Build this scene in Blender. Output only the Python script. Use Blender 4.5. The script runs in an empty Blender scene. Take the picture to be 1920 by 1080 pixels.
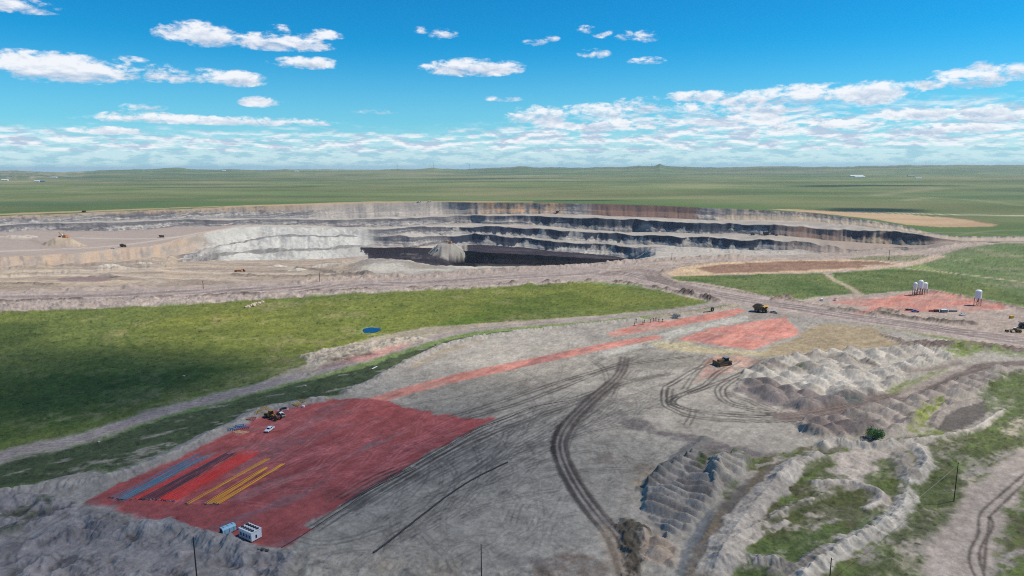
import bpy, math, random
import numpy as np
from mathutils import Matrix, Vector, Euler

# ---------------------------------------------------------------- camera, world, sun, exposure
sc = bpy.context.scene
COL = sc.collection
H = 120.0
F = 1280.0
HORIZ = 312.5
PITCH = math.atan((540 - HORIZ) / F)
ROLL = math.radians(-0.21)
cam_d = bpy.data.cameras.new("camera")
cam_d.sensor_width = 36.0
cam_d.lens = 24.0
cam_d.clip_start = 1.0
cam_d.clip_end = 120000.0
cam = bpy.data.objects.new("camera", cam_d)
COL.objects.link(cam)
RM = (Matrix.Rotation(math.pi / 2 - PITCH, 4, 'X') @ Matrix.Rotation(ROLL, 4, 'Z'))
cam.matrix_world = Matrix.Translation((0, 0, H)) @ RM
sc.camera = cam
R3 = np.array(RM.to_3x3())

SUN_EL = math.radians(54)
SUN_AZ = math.radians(5)                      # measured from +x towards +y
Ldir = Vector((math.cos(SUN_EL) * math.cos(SUN_AZ), math.cos(SUN_EL) * math.sin(SUN_AZ), math.sin(SUN_EL)))
sd = bpy.data.lights.new("sun", 'SUN')
sd.energy = 4.9
sd.angle = math.radians(0.53)
sd.color = (1.0, 0.93, 0.82)
sun = bpy.data.objects.new("sun", sd)
sun.rotation_euler = Ldir.to_track_quat('Z', 'Y').to_euler()
COL.objects.link(sun)
sc.view_settings.view_transform = 'Standard'
sc.view_settings.look = 'None'
sc.view_settings.exposure = 0.0
sc.view_settings.gamma = 1.0
sc.render.engine = 'CYCLES'
sc.cycles.volume_bounces = 1
sc.cycles.transparent_max_bounces = 16
sc.cycles.max_bounces = 5
sc.cycles.use_denoising = False
sc.cycles.filter_width = 1.1


def ray(px, py):
    d = R3 @ np.array([px - 960.0, -(py - 540.0), -F])
    return d / np.linalg.norm(d)


def at(px, py, z=0.0):
    d = ray(px, py)
    t = (z - H) / d[2]
    return np.array([d[0] * t, d[1] * t, z])


def atv(px, py, z=0.0):
    px = np.asarray(px, float); py = np.asarray(py, float)
    d = np.stack([px - 960.0, -(py - 540.0), np.full_like(px, -F)], 0)
    d = np.tensordot(R3, d, 1)
    t = (z - H) / d[2]
    return d[0] * t, d[1] * t


def proj(x, y, z):
    v = np.stack([x, y, z - H], 0)
    c = np.tensordot(R3.T, v, 1)
    w = np.maximum(-c[2], 1e-3)
    return 960 + F * c[0] / w, 540 - F * c[1] / w


class NT:
    """small helper to write node trees"""
    def __init__(self, tree):
        self.t = tree; self.N = tree.nodes; self.L = tree.links

    def n(self, typ, **kw):
        nd = self.N.new(typ)
        for k, v in kw.items():
            setattr(nd, k, v)
        return nd

    def put(self, sock, v):
        if isinstance(v, bpy.types.NodeSocket):
            self.L.new(v, sock)
        elif v is not None:
            if isinstance(v, (int, float)) and hasattr(sock.default_value, '__len__'):
                v = (v,) * len(sock.default_value)
            sock.default_value = v

    def m(self, op, a, b=None, c=None, clamp=False):
        nd = self.n('ShaderNodeMath', operation=op); nd.use_clamp = clamp
        for i, v in enumerate((a, b, c)):
            if v is not None:
                self.put(nd.inputs[i], v)
        return nd.outputs[0]

    def vm(self, op, a, b=None):
        nd = self.n('ShaderNodeVectorMath', operation=op)
        self.put(nd.inputs[0], a)
        if b is not None:
            self.put(nd.inputs[1], b)
        return nd.outputs['Value'] if op in ('DOT_PRODUCT', 'LENGTH') else nd.outputs[0]

    def comb(self, x, y, z):
        nd = self.n('ShaderNodeCombineXYZ')
        for i, v in enumerate((x, y, z)):
            self.put(nd.inputs[i], v)
        return nd.outputs[0]

    def mix(self, f, a, b, blend='MIX'):
        nd = self.n('ShaderNodeMix', data_type='RGBA', blend_type=blend)
        self.put(nd.inputs[0], f); self.put(nd.inputs[6], a); self.put(nd.inputs[7], b)
        return nd.outputs[2]

    def noise(self, vec, scale, detail=4, rough=0.55, dist=0.0):
        nd = self.n('ShaderNodeTexNoise')
        self.put(nd.inputs['Vector'], vec)
        nd.inputs['Scale'].default_value = scale
        nd.inputs['Detail'].default_value = detail
        nd.inputs['Roughness'].default_value = rough
        nd.inputs['Distortion'].default_value = dist
        return nd.outputs[0]

    def ss(self, v, a, b):
        nd = self.n('ShaderNodeMapRange', interpolation_type='SMOOTHSTEP')
        self.put(nd.inputs[0], v)
        self.put(nd.inputs[1], a); self.put(nd.inputs[2], b)
        nd.inputs[3].default_value = 0; nd.inputs[4].default_value = 1
        return nd.outputs[0]


def lin(h):
    if isinstance(h, str):
        h = [int(h[i:i + 2], 16) for i in (0, 2, 4)]
    a = np.array(h, float) / 255.0
    return np.where(a <= 0.04045, a / 12.92, ((a + 0.055) / 1.055) ** 2.4)


# world: Nishita sky with a layer of fair-weather clouds laid out by direction in the sky
world = bpy.data.worlds.new("World")
sc.world = world
world.use_nodes = True
w = NT(world.node_tree)
for nd in list(w.N):
    w.N.remove(nd)
sky = w.n('ShaderNodeTexSky', sky_type='NISHITA')
sky.sun_disc = False
sky.sun_elevation = SUN_EL
sky.sun_rotation = math.pi / 2 - SUN_AZ
sky.altitude = 1400
sky.air_density = 1.0
sky.dust_density = 0.35
sky.ozone_density = 2.5
tc = w.n('ShaderNodeTexCoord')
D = tc.outputs['Generated']
sep = w.n('ShaderNodeSeparateXYZ'); w.L.new(D, sep.inputs[0])
dx, dy, dz = sep.outputs
# sky direction as (azimuth from +y, elevation) in degrees
az = w.m('MULTIPLY', w.m('ARCTAN2', dx, dy), 180 / math.pi)
el = w.m('MULTIPLY', w.m('ARCSINE', dz), 180 / math.pi)
hsv = w.n('ShaderNodeHueSaturation')
hsv.inputs['Saturation'].default_value = 1.32
hsv.inputs['Value'].default_value = 1.0
w.L.new(sky.outputs[0], hsv.inputs['Color'])
skyc = w.mix(1.0, hsv.outputs[0], (0.14, 1.10, 1.26, 1), 'MULTIPLY')
low = w.ss(el, 10.0, -1.0)
skyc = w.mix(w.m('MULTIPLY', low, 0.66), skyc, (3.9, 6.1, 7.7, 1))


def skypos(px, py):
    d = ray(px, py)
    return math.degrees(math.atan2(d[0], d[1])), math.degrees(math.asin(d[2]))


P2 = w.comb(w.m('MULTIPLY', az, 1.0), w.m('MULTIPLY', el, 2.2), 0.0)
n_big = w.noise(P2, 0.42, 8, 0.62, 0.3)
n_fine = w.noise(P2, 1.3, 7, 0.62, 0.2)
# individual clouds: (px, py, half width px, half height px, strength)
CL = [(30, 12, 55, 16, .8), (110, 132, 135, 30, 1.2), (215, 140, 60, 16, .8), (325, 142, 90, 20, .62), (230, 112, 38, 8, .5),
      (378, 68, 70, 26, 1.15), (525, 82, 95, 20, 1.05), (605, 68, 34, 13, .7), (526, 57, 24, 11, .7), (575, 120, 62, 14, .95),
      (436, 150, 56, 18, 1.1), (490, 193, 36, 13, .95), (270, 202, 34, 9, .8), (262, 221, 60, 13, .9), (430, 228, 210, 11, .95),
      (200, 246, 52, 9, .8), (888, 130, 92, 21, 1.15), (832, 66, 26, 14, .55), (787, 58, 18, 9, .45), (1002, 81, 24, 9, .6), (1034, 73, 16, 8, .5),
      (1097, 57, 20, 10, .5), (1133, 65, 22, 10, .5), (1168, 68, 20, 12, .5), (1214, 70, 28, 15, .55), (1113, 102, 30, 12, .6), (1213, 115, 34, 9, .7),
      (700, 210, 44, 7, .5), (945, 186, 38, 8, .55), (1310, 182, 60, 14, .95), (1395, 188, 70, 20, .95), (1290, 205, 60, 14, .7), (1420, 205, 90, 12, .7), (1620, 178, 80, 26, 1.1), (1500, 182, 110, 24, .9),
      (1730, 160, 90, 12, .75), (1815, 150, 74, 22, .85), (1845, 124, 30, 12, .65), (1715, 215, 56, 14, .8), (1840, 210, 46, 12, .95), (1915, 132, 22, 18, .9),
      (1900, 218, 60, 12, .8), (1010, 220, 60, 24, .95), (1110, 212, 70, 20, .8), (1200, 200, 50, 22, .7), (1360, 228, 120, 16, .7), (1150, 235, 120, 16, .7), (1560, 236, 120, 12, .7), (1760, 244, 90, 12, .7)]
mask = None
top = None
for (px, py, hw, hh, s) in CL:
    a0, e0 = skypos(px, py)
    ra = math.degrees(hw / F) * 1.15
    re = math.degrees(hh / F) * 1.15
    da = w.m('MULTIPLY', w.m('SUBTRACT', az, a0), 1 / ra)
    de = w.m('MULTIPLY', w.m('SUBTRACT', el, e0), 1 / re)
    # flatter base: lower side falls off faster
    de2 = w.m('MULTIPLY', de, w.m('ADD', 1.12, w.m('MULTIPLY', w.m('LESS_THAN', de, 0.0), 0.55)))
    r2 = w.m('ADD', w.m('MULTIPLY', da, da), w.m('MULTIPLY', de2, de2))
    g = w.m('MULTIPLY', w.m('SUBTRACT', 1.0, r2, clamp=True), s)
    mask = g if mask is None else w.m('MAXIMUM', mask, g)
    tt = w.m('MULTIPLY', g, de)
    top = tt if top is None else w.m('ADD', top, tt)
dens = w.m('ADD', mask, w.m('MULTIPLY', w.m('SUBTRACT', n_big, 0.5), 3.1))
dens = w.m('ADD', dens, w.m('MULTIPLY', w.m('SUBTRACT', n_fine, 0.5), 1.7))
has = w.ss(mask, 0.02, 0.22)
a1 = w.m('MULTIPLY', w.ss(dens, 0.10, 0.95), has)
# the distant deck near the horizon: a flat cloud layer seen at a grazing angle
inv = w.m('DIVIDE', 1.0, w.m('MAXIMUM', w.m('ADD', dz, 0.022), 0.012))
lay = w.comb(w.m('MULTIPLY', dx, inv), w.m('MULTIPLY', dy, w.m('MULTIPLY', inv, 0.85)), 0.0)
n_deck = w.noise(lay, 0.62, 9, 0.62, 0.3)
n_deck2 = w.noise(w.comb(w.m('MULTIPLY', az, 0.52), w.m('MULTIPLY', el, 2.1), 3.0), 1.0, 8, 0.60, 0.15)
azr = w.ss(az, -8.0, 14.0)                        # the deck climbs higher on the right
topel = w.m('ADD', 2.9, w.m('MULTIPLY', azr, 1.5))
band = w.m('MULTIPLY', w.ss(el, w.m('ADD', topel, 0.9), w.m('SUBTRACT', topel, 0.9)), w.ss(el, 0.3, 1.5))
dk = w.m('ADD', w.m('MULTIPLY', n_deck, 0.45), w.m('MULTIPLY', n_deck2, 0.55))
a2 = w.m('MULTIPLY', w.ss(w.m('ADD', dk, w.m('MULTIPLY', band, 0.13)), 0.525, 0.69), band)
veil = w.m('MULTIPLY', w.ss(el, 3.6, 0.6), 0.5)
a2 = w.m('MAXIMUM', a2, w.m('MULTIPLY', veil, w.ss(el, -0.5, 0.6)))
alpha = w.m('MINIMUM', w.m('ADD', a1, a2), 1.0)
# bright tops, soft grey-lilac undersides
P3 = w.vm('ADD', P2, (0.12, -0.75, 0.0))
n_sh = w.noise(P3, 0.42, 8, 0.62, 0.3)
lit = w.m('ADD', w.m('MULTIPLY', w.m('SUBTRACT', n_big, n_sh), 3.4), w.m('ADD', 0.56, w.m('MULTIPLY', top, 1.3)), clamp=True)
lit2 = w.ss(w.noise(w.comb(w.m('MULTIPLY', az, 0.52), w.m('ADD', w.m('MULTIPLY', el, 2.1), -0.55), 3.0), 1.0, 8, 0.60, 0.15), 0.60, 0.44)
litm = w.m('ADD', w.m('MULTIPLY', lit, w.ss(a1, 0, .5)), w.m('MULTIPLY', lit2, w.m('SUBTRACT', 1.0, w.ss(a1, 0, .5))))
ccol = w.mix(litm, (5.0, 6.0, 7.6, 1), (9.6, 9.7, 10.0, 1))
fin = w.mix(w.m('MULTIPLY', alpha, 0.93), skyc, ccol)
bg = w.n('ShaderNodeBackground')
bg.inputs['Strength'].default_value = 0.10
w.L.new(fin, bg.inputs['Color'])
wo = w.n('ShaderNodeOutputWorld')
w.L.new(bg.outputs[0], wo.inputs['Surface'])
HAZE = 2.6e-5
# ---------------------------------------------------------------- terrain: one sheet, polar grid round the camera's foot
def hsh(ix, iy, s=0):
    h = (ix.astype(np.int64) * 374761393 + iy.astype(np.int64) * 668265263 + s * 982451653) & 0xFFFFFFFF
    h = ((h ^ (h >> 13)) * 1274126177) & 0xFFFFFFFF
    h = h ^ (h >> 16)
    return (h & 0xFFFFFF).astype(np.float32) / 16777216.0


def vn(x, y, s=0):
    x0 = np.floor(x); y0 = np.floor(y)
    fx = (x - x0).astype(np.float32); fy = (y - y0).astype(np.float32)
    fx = fx * fx * (3 - 2 * fx); fy = fy * fy * (3 - 2 * fy)
    a = hsh(x0, y0, s); b = hsh(x0 + 1, y0, s); c = hsh(x0, y0 + 1, s); d = hsh(x0 + 1, y0 + 1, s)
    return (a * (1 - fx) + b * fx) * (1 - fy) + (c * (1 - fx) + d * fx) * fy


def fbm(x, y, sc_, octv=4, s=0, g=0.5):
    """about -1..1"""
    x = x / sc_; y = y / sc_
    r = 0; amp = 1.0; tot = 0
    for i in range(octv):
        r = r + amp * (vn(x, y, s + i) * 2 - 1)
        tot += amp
        x, y = x * 1.93 * 0.8 - y * 1.93 * 0.6 + 17.3, x * 1.93 * 0.6 + y * 1.93 * 0.8 - 9.1
        amp *= g
    return r / tot * 1.6


def rot(x, y, ang):
    c, s_ = math.cos(ang), math.sin(ang)
    return x * c + y * s_, -x * s_ + y * c


def sst(a, b, x):
    t = np.clip((x - a) / (b - a), 0, 1)
    return t * t * (3 - 2 * t)


def interp_line(pts, px):
    p = np.array(pts, float)
    return np.interp(px, p[:, 0], p[:, 1])


# break lines of the open pit, far to near, as (photo column, photo row) of what is seen there;
# rim lies at z = 0, each wall drops, each bench is level, so every line gets a real place and height
RIM = [(-600, 410), (0, 405), (200, 397), (350, 391), (450, 387), (560, 384), (640, 381), (690, 380), (830, 378), (900, 379), (1000, 379.5), (1100, 381),
       (1180, 383), (1250, 386), (1350, 390), (1450, 395), (1520, 399), (1600, 409), (1680, 420), (1740, 436), (1800, 443), (2600, 443)]
T1 = [(-600, 428), (0, 420), (200, 414), (350, 410), (560, 409), (640, 410), (690, 408), (760, 406), (830, 403), (900, 402), (1000, 401), (1100, 403),
      (1180, 406), (1250, 409), (1350, 413), (1450, 413), (1520, 416), (1600, 422), (1680, 431), (1740, 440), (1800, 446), (2600, 446)]
B1 = [(-600, 430), (0, 422), (350, 412), (560, 411), (640, 413), (760, 409), (830, 406), (900, 404), (1000, 405), (1100, 408), (1180, 411), (1250, 414),
      (1350, 418), (1450, 421), (1520, 426), (1600, 432), (1680, 436), (1740, 442), (1800, 448), (2600, 448)]
T2 = [(-600, 440), (0, 433), (200, 432), (350, 426), (450, 421), (560, 422), (640, 425), (690, 426), (760, 423), (830, 420), (900, 418), (1000, 422), (1100, 430),
      (1180, 436), (1250, 435), (1350, 437), (1450, 440), (1520, 447), (1600, 453), (1680, 460), (1740, 460), (1800, 450), (2600, 450)]
B2 = [(-600, 486), (0, 480), (133, 473), (227, 467), (300, 459), (350, 444), (400, 434), (460, 424.5), (560, 425), (640, 427.5), (690, 428.5), (760, 427), (830, 423),
      (900, 424), (1000, 427), (1100, 434), (1180, 440), (1250, 441), (1350, 444), (1450, 450), (1520, 457), (1600, 463), (1680, 466), (1740, 463), (1800, 451), (2600, 451)]
T3 = [(-600, 508), (0, 503), (100, 496), (167, 491), (227, 488), (300, 482), (350, 474), (400, 462), (450, 452), (520, 441), (560, 438), (640, 440), (690, 441), (760, 438), (900, 438), (1000, 444),
      (1100, 452), (1180, 458), (1250, 459), (1350, 465), (1430, 468), (1500, 471), (1560, 473), (1680, 468), (1740, 465), (1800, 452), (2600, 452)]
B3 = [(-600, 509), (0, 504), (167, 492), (227, 489), (300, 483), (350, 475), (400, 464), (450, 455), (520, 445), (560, 443), (640, 444), (760, 441), (900, 441), (1000, 448),
      (1100, 456), (1180, 461), (1250, 464), (1350, 469), (1450, 472), (1520, 474), (1600, 474), (1680, 469), (1740, 466), (1800, 453), (2600, 453)]
T4 = [(300, 487), (350, 483), (400, 478), (460, 470), (560, 467), (640, 460), (690, 461), (760, 461), (830, 461), (900, 460), (1000, 466), (1100, 474), (1180, 483), (1200, 484)]
B4 = [(300, 489), (350, 485), (400, 481), (460, 474), (560, 471), (640, 465), (690, 464), (760, 463), (830, 465), (870, 470), (900, 472), (1000, 477), (1100, 484), (1180, 486), (1200, 486)]
T5 = [(300, 494), (350, 490), (400, 489), (460, 488), (560, 488), (640, 484), (690, 478), (760, 474), (830, 476), (850, 490), (900, 494), (1000, 496), (1100, 494), (1180, 487), (1200, 487)]
LIP = [(300, 500), (640, 493), (690, 484), (760, 487), (800, 497), (850, 498), (900, 499), (1000, 500), (1100, 495), (1180, 488.5), (1200, 488)]
L0 = [(-600, 556), (0, 549), (200, 545), (350, 539), (450, 534), (560, 528), (640, 521), (690, 518), (760, 517), (850, 512), (1000, 502), (1100, 496.5), (1180, 491),
      (1250, 486), (1411, 482), (1565, 480), (1650, 476), (1720, 471), (1800, 455), (2600, 455)]
WALL = {0: 30, 2: 28, 4: 30, 6: 30, 8: 22}
kpx = np.arange(-900, 2701, 10.0)
nk = len(kpx)
LINES = []


def ydep(py, z, px):
    x, y = atv(px, py, z)
    return y


def zwall(py, px, y):
    """height seen at photo point (px, py) when it stands at depth y"""
    d0 = np.stack([px - 960.0, -(py - 540.0), np.full_like(px, -F)], 0)
    d = np.tensordot(R3, d0, 1)
    return H + d[2] * y / d[1]


rimz = 0.0
jag = fbm(kpx * 1.0, kpx * 0 + 3.0, 40, 3, 5)
Yr = ydep(interp_line(RIM, kpx), 0.0, kpx)
LINES.append((Yr, np.zeros(nk)))
names = [T1, B1, T2, B2, T3, B3, T4, B4, T5]
z = np.zeros(nk); Y = Yr
for i, ln in enumerate(names):
    py = interp_line(ln, kpx)
    if i % 2 == 0:
        gap = WALL[i] * (1 + .9 * sst(880, 780, kpx) + (1.3 * sst(1000, 1100, kpx) if i == 0 else 1.0 * sst(1440, 1500, kpx) * sst(1600, 1560, kpx)))
        if i == 4:
            gap = np.where(kpx < 420, 45, gap)
        Yn = Y - gap
        zn = zwall(py, kpx, Yn)
        zn = np.minimum(zn, z - 0.2)
    else:
        zn = z.copy()
        Yn = np.minimum(ydep(py, np.minimum(zn, 119), kpx), Y - 4)
    LINES.append((Yn, zn)); Y, z = Yn, zn
lipY = np.interp(kpx, [300, 640, 690, 760, 850, 1000, 1100, 1180], [1150, 1100, 1150, 1080, 980, 960, 960, 960])
lipz = np.minimum(zwall(interp_line(LIP, kpx), kpx, lipY), -0.5)
Y0 = ydep(interp_line(L0, kpx), 0.0, kpx)
LINES.append((lipY + 60, None))               # foot of the near slope, hidden
LINES.append((lipY, lipz))
LINES.append((Y0, np.zeros(nk)))
NL = len(LINES)                                # 0 rim,1..9, 10 foot, 11 lip, 12 L0
YL = np.zeros((NL, nk)); ZL = np.zeros((NL, nk))
for i, (a, b) in enumerate(LINES):
    YL[i] = a
    ZL[i] = b if b is not None else ZL[9] + 1
# where lines do not exist, spread them between their neighbours


def spread(i0, i1, m):
    for i in range(i0 + 1, i1):
        t = (i - i0) / (i1 - i0)
        YL[i, m] = YL[i0, m] * (1 - t) + YL[i1, m] * t
        ZL[i, m] = ZL[i0, m] * (1 - t) + ZL[i1, m] * t


spread(6, 12, kpx < 320)
spread(6, 12, kpx > 1200)
wgt = sst(320, 420, kpx) * sst(640, 560, kpx)   # light flat in front of the pale spoil: no deep void there
m = (kpx >= 320) & (kpx < 665)
spread(9, 12, m)
for i in range(NL):                            # soften between columns
    k = np.array([1, 2, 3, 2, 1.0]); k /= k.sum()
    YL[i] = np.convolve(np.pad(YL[i], 2, 'edge'), k, 'valid')
    ZL[i] = np.convolve(np.pad(ZL[i], 2, 'edge'), k, 'valid')
close = sst(1810, 1735, kpx) * sst(-850, -500, kpx)
ZL *= close
for i in range(NL - 2, -1, -1):
    YL[i] = np.maximum(YL[i], YL[i + 1] + 2)
# convert to distance along each azimuth
xk = np.array([at(p, 450, 0) for p in kpx])
azk = np.arctan2(xk[:, 0], xk[:, 1])
DL = YL / np.cos(azk)

fine = np.arctan2(*[a for a in atv(np.arange(-60, 1985, 1.45), 450.0 + 0 * np.arange(-60, 1985, 1.45))])
a_lo, a_hi = fine[0], fine[-1]
left = np.linspace(-math.pi, a_lo, 110)[:-1]
mid = np.linspace(a_hi, math.pi, 110)[1:]
# denser next to the frame
left = a_lo - (a_lo + math.pi) * (np.linspace(1, 0, 110)[:-1] ** 1.8)
mid = a_hi + (math.pi - a_hi) * (np.linspace(0, 1, 110)[1:] ** 1.8)
AZ = np.concatenate([left, fine, mid])
NC = len(AZ)
azc = np.clip(AZ, azk[0], azk[-1])
DLc = np.stack([np.interp(azc, azk, DL[i]) for i in range(NL)])
ZLc = np.stack([np.interp(azc, azk, ZL[i]) for i in range(NL)])
fade = sst(azk[0] - 0.25, azk[0], AZ) * sst(azk[-1] + 0.25, azk[-1], AZ)
ZLc *= fade
pxc = np.interp(azc, azk, kpx)
# jagged edges of crests and toes
for i in range(0, 10):
    a = 4 if i % 2 == 0 else 5
    j = fbm(pxc, pxc * 0 + 11.0 * i, 26, 4, 40 + i, 0.6) * a * sst(1790, 1700, pxc)
    DLc[i] += j
for i in (0, 2, 4, 6):                         # the faces wander in and out together, crests dip and rise
    J = (fbm(pxc, pxc * 0 + 51.0 * i, 70, 3, 70 + i) * 34 + fbm(pxc, pxc * 0 + 57.0 * i, 22, 3, 75 + i, .6) * 7) * sst(1790, 1650, pxc) * (.35 if i == 0 else 1)
    DLc[i] += J; DLc[i + 1] += J
    if i:
        dz_ = fbm(pxc, pxc * 0 + 61.0 * i, 34, 3, 80 + i, .6) * 3.0 * sst(1790, 1650, pxc) * sst(400, 520, pxc)
        ZLc[i] += dz_
for i in (1, 3, 5, 7):                         # talus cones spreading from the foot of the walls
    tl = np.maximum(0, fbm(pxc, pxc * 0 + 31.0 * i, 30, 4, 60 + i, 0.65))
    gapn = np.maximum(DLc[i] - DLc[i + 1], 2)
    DLc[i] -= np.minimum(tl * 22 * sst(1790, 1700, pxc), gapn * 0.7)
for i in range(NL - 2, -1, -1):
    DLc[i] = np.maximum(DLc[i], DLc[i + 1] + 1.5)

rows_D = []; rows_Z = []; rows_S = []; rows_T = []


def add(Dr, Zr, seg, t):
    rows_D.append(Dr * np.ones(NC)); rows_Z.append(Zr * np.ones(NC)); rows_S.append(seg); rows_T.append(t)


D180 = 165.0
for d in np.linspace(4, D180, 26)[:-1]:
    add(d, 0.0, 20, 0)
nn = 420
for t in np.linspace(0, 1, nn)[:-1]:
    add(1 / ((1 - t) / D180 + t / DLc[12]), 0.0, 20, t)
seg_rows = {11: 34, 10: 34, 9: 40, 8: 16, 7: 12, 6: 18, 5: 12, 4: 20, 3: 30, 2: 20, 1: 8, 0: 22}
for sgi in range(11, -1, -1):
    n_ = seg_rows[sgi]
    Da, Za = DLc[sgi + 1], ZLc[sgi + 1]
    Db, Zb = DLc[sgi], ZLc[sgi]
    iswall = sgi in (0, 2, 4, 6, 8)
    for q in range(n_):
        t = q / n_
        if iswall:                             # talus below, steeper above
            th = t ** 1.0
            zt = (0.40 * (t / 0.62) if t < 0.62 else 0.40 + 0.60 * (t - 0.62) / 0.38)
            add(Da * (1 - th) + Db * th, Za * (1 - zt) + Zb * zt, sgi, t)
        else:
            zt = t
            add(Da * (1 - t) + Db * t, Za * (1 - zt) + Zb * zt, sgi, t)
for t in np.linspace(0, 1, 70)[:-1]:
    add(1 / ((1 - t) / DLc[0] + t / 9000.0), 0.0, 21, t)
HZN = [(-600, 321), (0, 321.5), (50, 320.5), (110, 322.5), (150, 322), (250, 319.5), (350, 316.5), (375, 318.5), (400, 318.5), (440, 317), (470, 318.5), (560, 317.5), (700, 317.5), (790, 317), (815, 314.5),
       (835, 317), (950, 316), (975, 313.5), (1000, 315.5), (1050, 314), (1070, 316), (1215, 314), (1225, 312.5), (1232, 309.5), (1240, 312.5), (1255, 313.5), (1380, 314), (1450, 312), (1500, 313.5), (1600, 311.5), (1750, 310), (1920, 309.8), (2600, 309)]
hz = interp_line(HZN, pxc)
Yh = 14000.0
d0 = np.tensordot(R3, np.stack([pxc - 960.0, -(hz - 540.0), np.full_like(pxc, -F)], 0), 1)
ridz = np.clip(H + d0[2] * Yh / d0[1], 2, 140) + fbm(pxc, pxc * 0 + 77, 30, 5, 9, .6) * 13.0 + fbm(pxc, pxc * 0 + 78, 150, 3, 10) * 10.0
for t in np.linspace(0, 1, 26)[:-1]:
    zt = t * t * (3 - 2 * t)
    add((9000 * (1 - t) + Yh * t) / np.clip(np.cos(AZ), 0.6, 1), ridz * zt + (1 - zt) * 0, 22, t)
for t in np.linspace(0, 1, 8):
    add((Yh * (1 - t) + 32000 * t) / np.clip(np.cos(AZ), 0.6, 1), ridz * (1 - t) - 90 * t, 23, t)
Dg = np.stack(rows_D); Zg = np.stack(rows_Z)
NR = Dg.shape[0]
SEG = np.repeat(np.array(rows_S)[:, None], NC, 1)
TT = np.repeat(np.array(rows_T, float)[:, None], NC, 1)
Xg = Dg * np.sin(AZ)[None, :]; Yg = Dg * np.cos(AZ)[None, :]
U, V = proj(Xg, Yg, Zg)
U = np.where(Yg > 5, U, -9999); V = np.where(Yg > 5, V, 9999)
FX, FY = atv(U, np.maximum(V, HORIZ + 6), 0.0)
fw = (SEG == 20) | (SEG >= 21)
FX = np.where(fw, Xg, FX); FY = np.where(fw, Yg, FY)
FORE = SEG == 20
PIT = SEG < 20
FAR = (SEG >= 21) & (SEG < 30)
VIS = FORE | FAR | (SEG < 10) | ((SEG == 11))
print("grid", NR, NC, NR * NC)

# ---------------------------------------------------------------- drawing tools, all in metres on the ground
def wpts(pts):
    return np.array([at(p[0], p[1], 0.0)[:2] for p in pts])


def near(W, pad, dom):
    x0, y0 = W.min(0) - pad; x1, y1 = W.max(0) + pad
    m_ = dom & (FX > x0) & (FX < x1) & (FY > y0) & (FY < y1)
    return np.nonzero(m_)


def seg_d(W, x, y, closed=False):
    n_ = len(W); best = np.full(x.shape, 1e18); tb = np.zeros(x.shape); L = 0; side = np.zeros(x.shape)
    for i in range(n_ if closed else n_ - 1):
        a = W[i]; b = W[(i + 1) % n_]
        d = b - a; l2 = d @ d + 1e-9
        t = np.clip(((x - a[0]) * d[0] + (y - a[1]) * d[1]) / l2, 0, 1)
        ex = x - (a[0] + t * d[0]); ey = y - (a[1] + t * d[1])
        q = ex * ex + ey * ey
        u = q < best
        best = np.where(u, q, best)
        tb = np.where(u, L + t * math.sqrt(l2), tb)
        side = np.where(u, np.sign(d[0] * ey - d[1] * ex), side)
        L += math.sqrt(l2)
    return np.sqrt(best), tb, side


def smooth(pts, k=6):
    """Catmull-Rom through photo points, done on the ground"""
    W = wpts(pts); n_ = len(W)
    if n_ < 3:
        return W
    out = []
    for i in range(n_ - 1):
        p0 = W[max(i - 1, 0)]; p1 = W[i]; p2 = W[i + 1]; p3 = W[min(i + 2, n_ - 1)]
        for t in np.linspace(0, 1, k, endpoint=False):
            out.append(0.5 * ((2 * p1) + (-p0 + p2) * t + (2 * p0 - 5 * p1 + 4 * p2 - p3) * t * t + (-p0 + 3 * p1 - 3 * p2 + p3) * t ** 3))
    out.append(W[-1])
    return np.array(out)


def poly(pts, soft=1.0, namp=1.5, nsc=8.0, dom=None, seed=1):
    """(index, 0..1 mask) of a photo polygon laid on the ground with a ragged edge"""
    W = wpts(pts)
    ix = near(W, soft + namp + 2, FORE if dom is None else dom)
    x = FX[ix]; y = FY[ix]
    inside = np.zeros(x.shape, bool)
    n_ = len(W)
    for i in range(n_):
        a = W[i]; b = W[(i + 1) % n_]
        if a[1] == b[1]:
            continue
        c = ((a[1] > y) != (b[1] > y)) & (x < (b[0] - a[0]) * (y - a[1]) / (b[1] - a[1]) + a[0])
        inside ^= c
    d, _, _ = seg_d(W, x, y, True)
    sd_ = np.where(inside, d, -d)
    if namp:
        sd_ = sd_ + namp * fbm(x, y, nsc, 4, seed, 0.6)
    return ix, sst(-soft, soft, sd_)


def line(pts, wid, soft=0.5, namp=0.3, nsc=4.0, dom=None, seed=2, k=6):
    W = smooth(pts, k)
    ix = near(W, wid + soft + namp + 2 + (60 if dom is not None else 0), FORE if dom is None else dom)
    x = FX[ix]; y = FY[ix]
    d, t, side = seg_d(W, x, y)
    dn = d + (namp * fbm(x, y, nsc, 3, seed, 0.6) if namp else 0)
    fp_ = np.where(FORE[ix], FPR[ix], np.where(FAR[ix], Dg[ix] ** 2 / 154800 * 1.3, 3.0))
    w2_ = np.maximum(wid, .34 * fp_)
    return ix, sst(w2_ + soft + .45 * fp_, w2_ - soft - .45 * fp_, dn) * np.minimum(1, .3 + .7 * wid / w2_), d * side, t


FPR = np.where(FORE, Dg * Dg / 154800 * 1.2, 3.0)   # size of a cell on the ground
C = np.zeros(Xg.shape + (3,), np.float32)
GR = np.zeros(Xg.shape, np.float32)           # how grassy
REG = np.zeros(Xg.shape, np.int8)             # which named part of the setting
BZ = np.zeros(Xg.shape, np.float32)           # relief added on top


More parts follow.
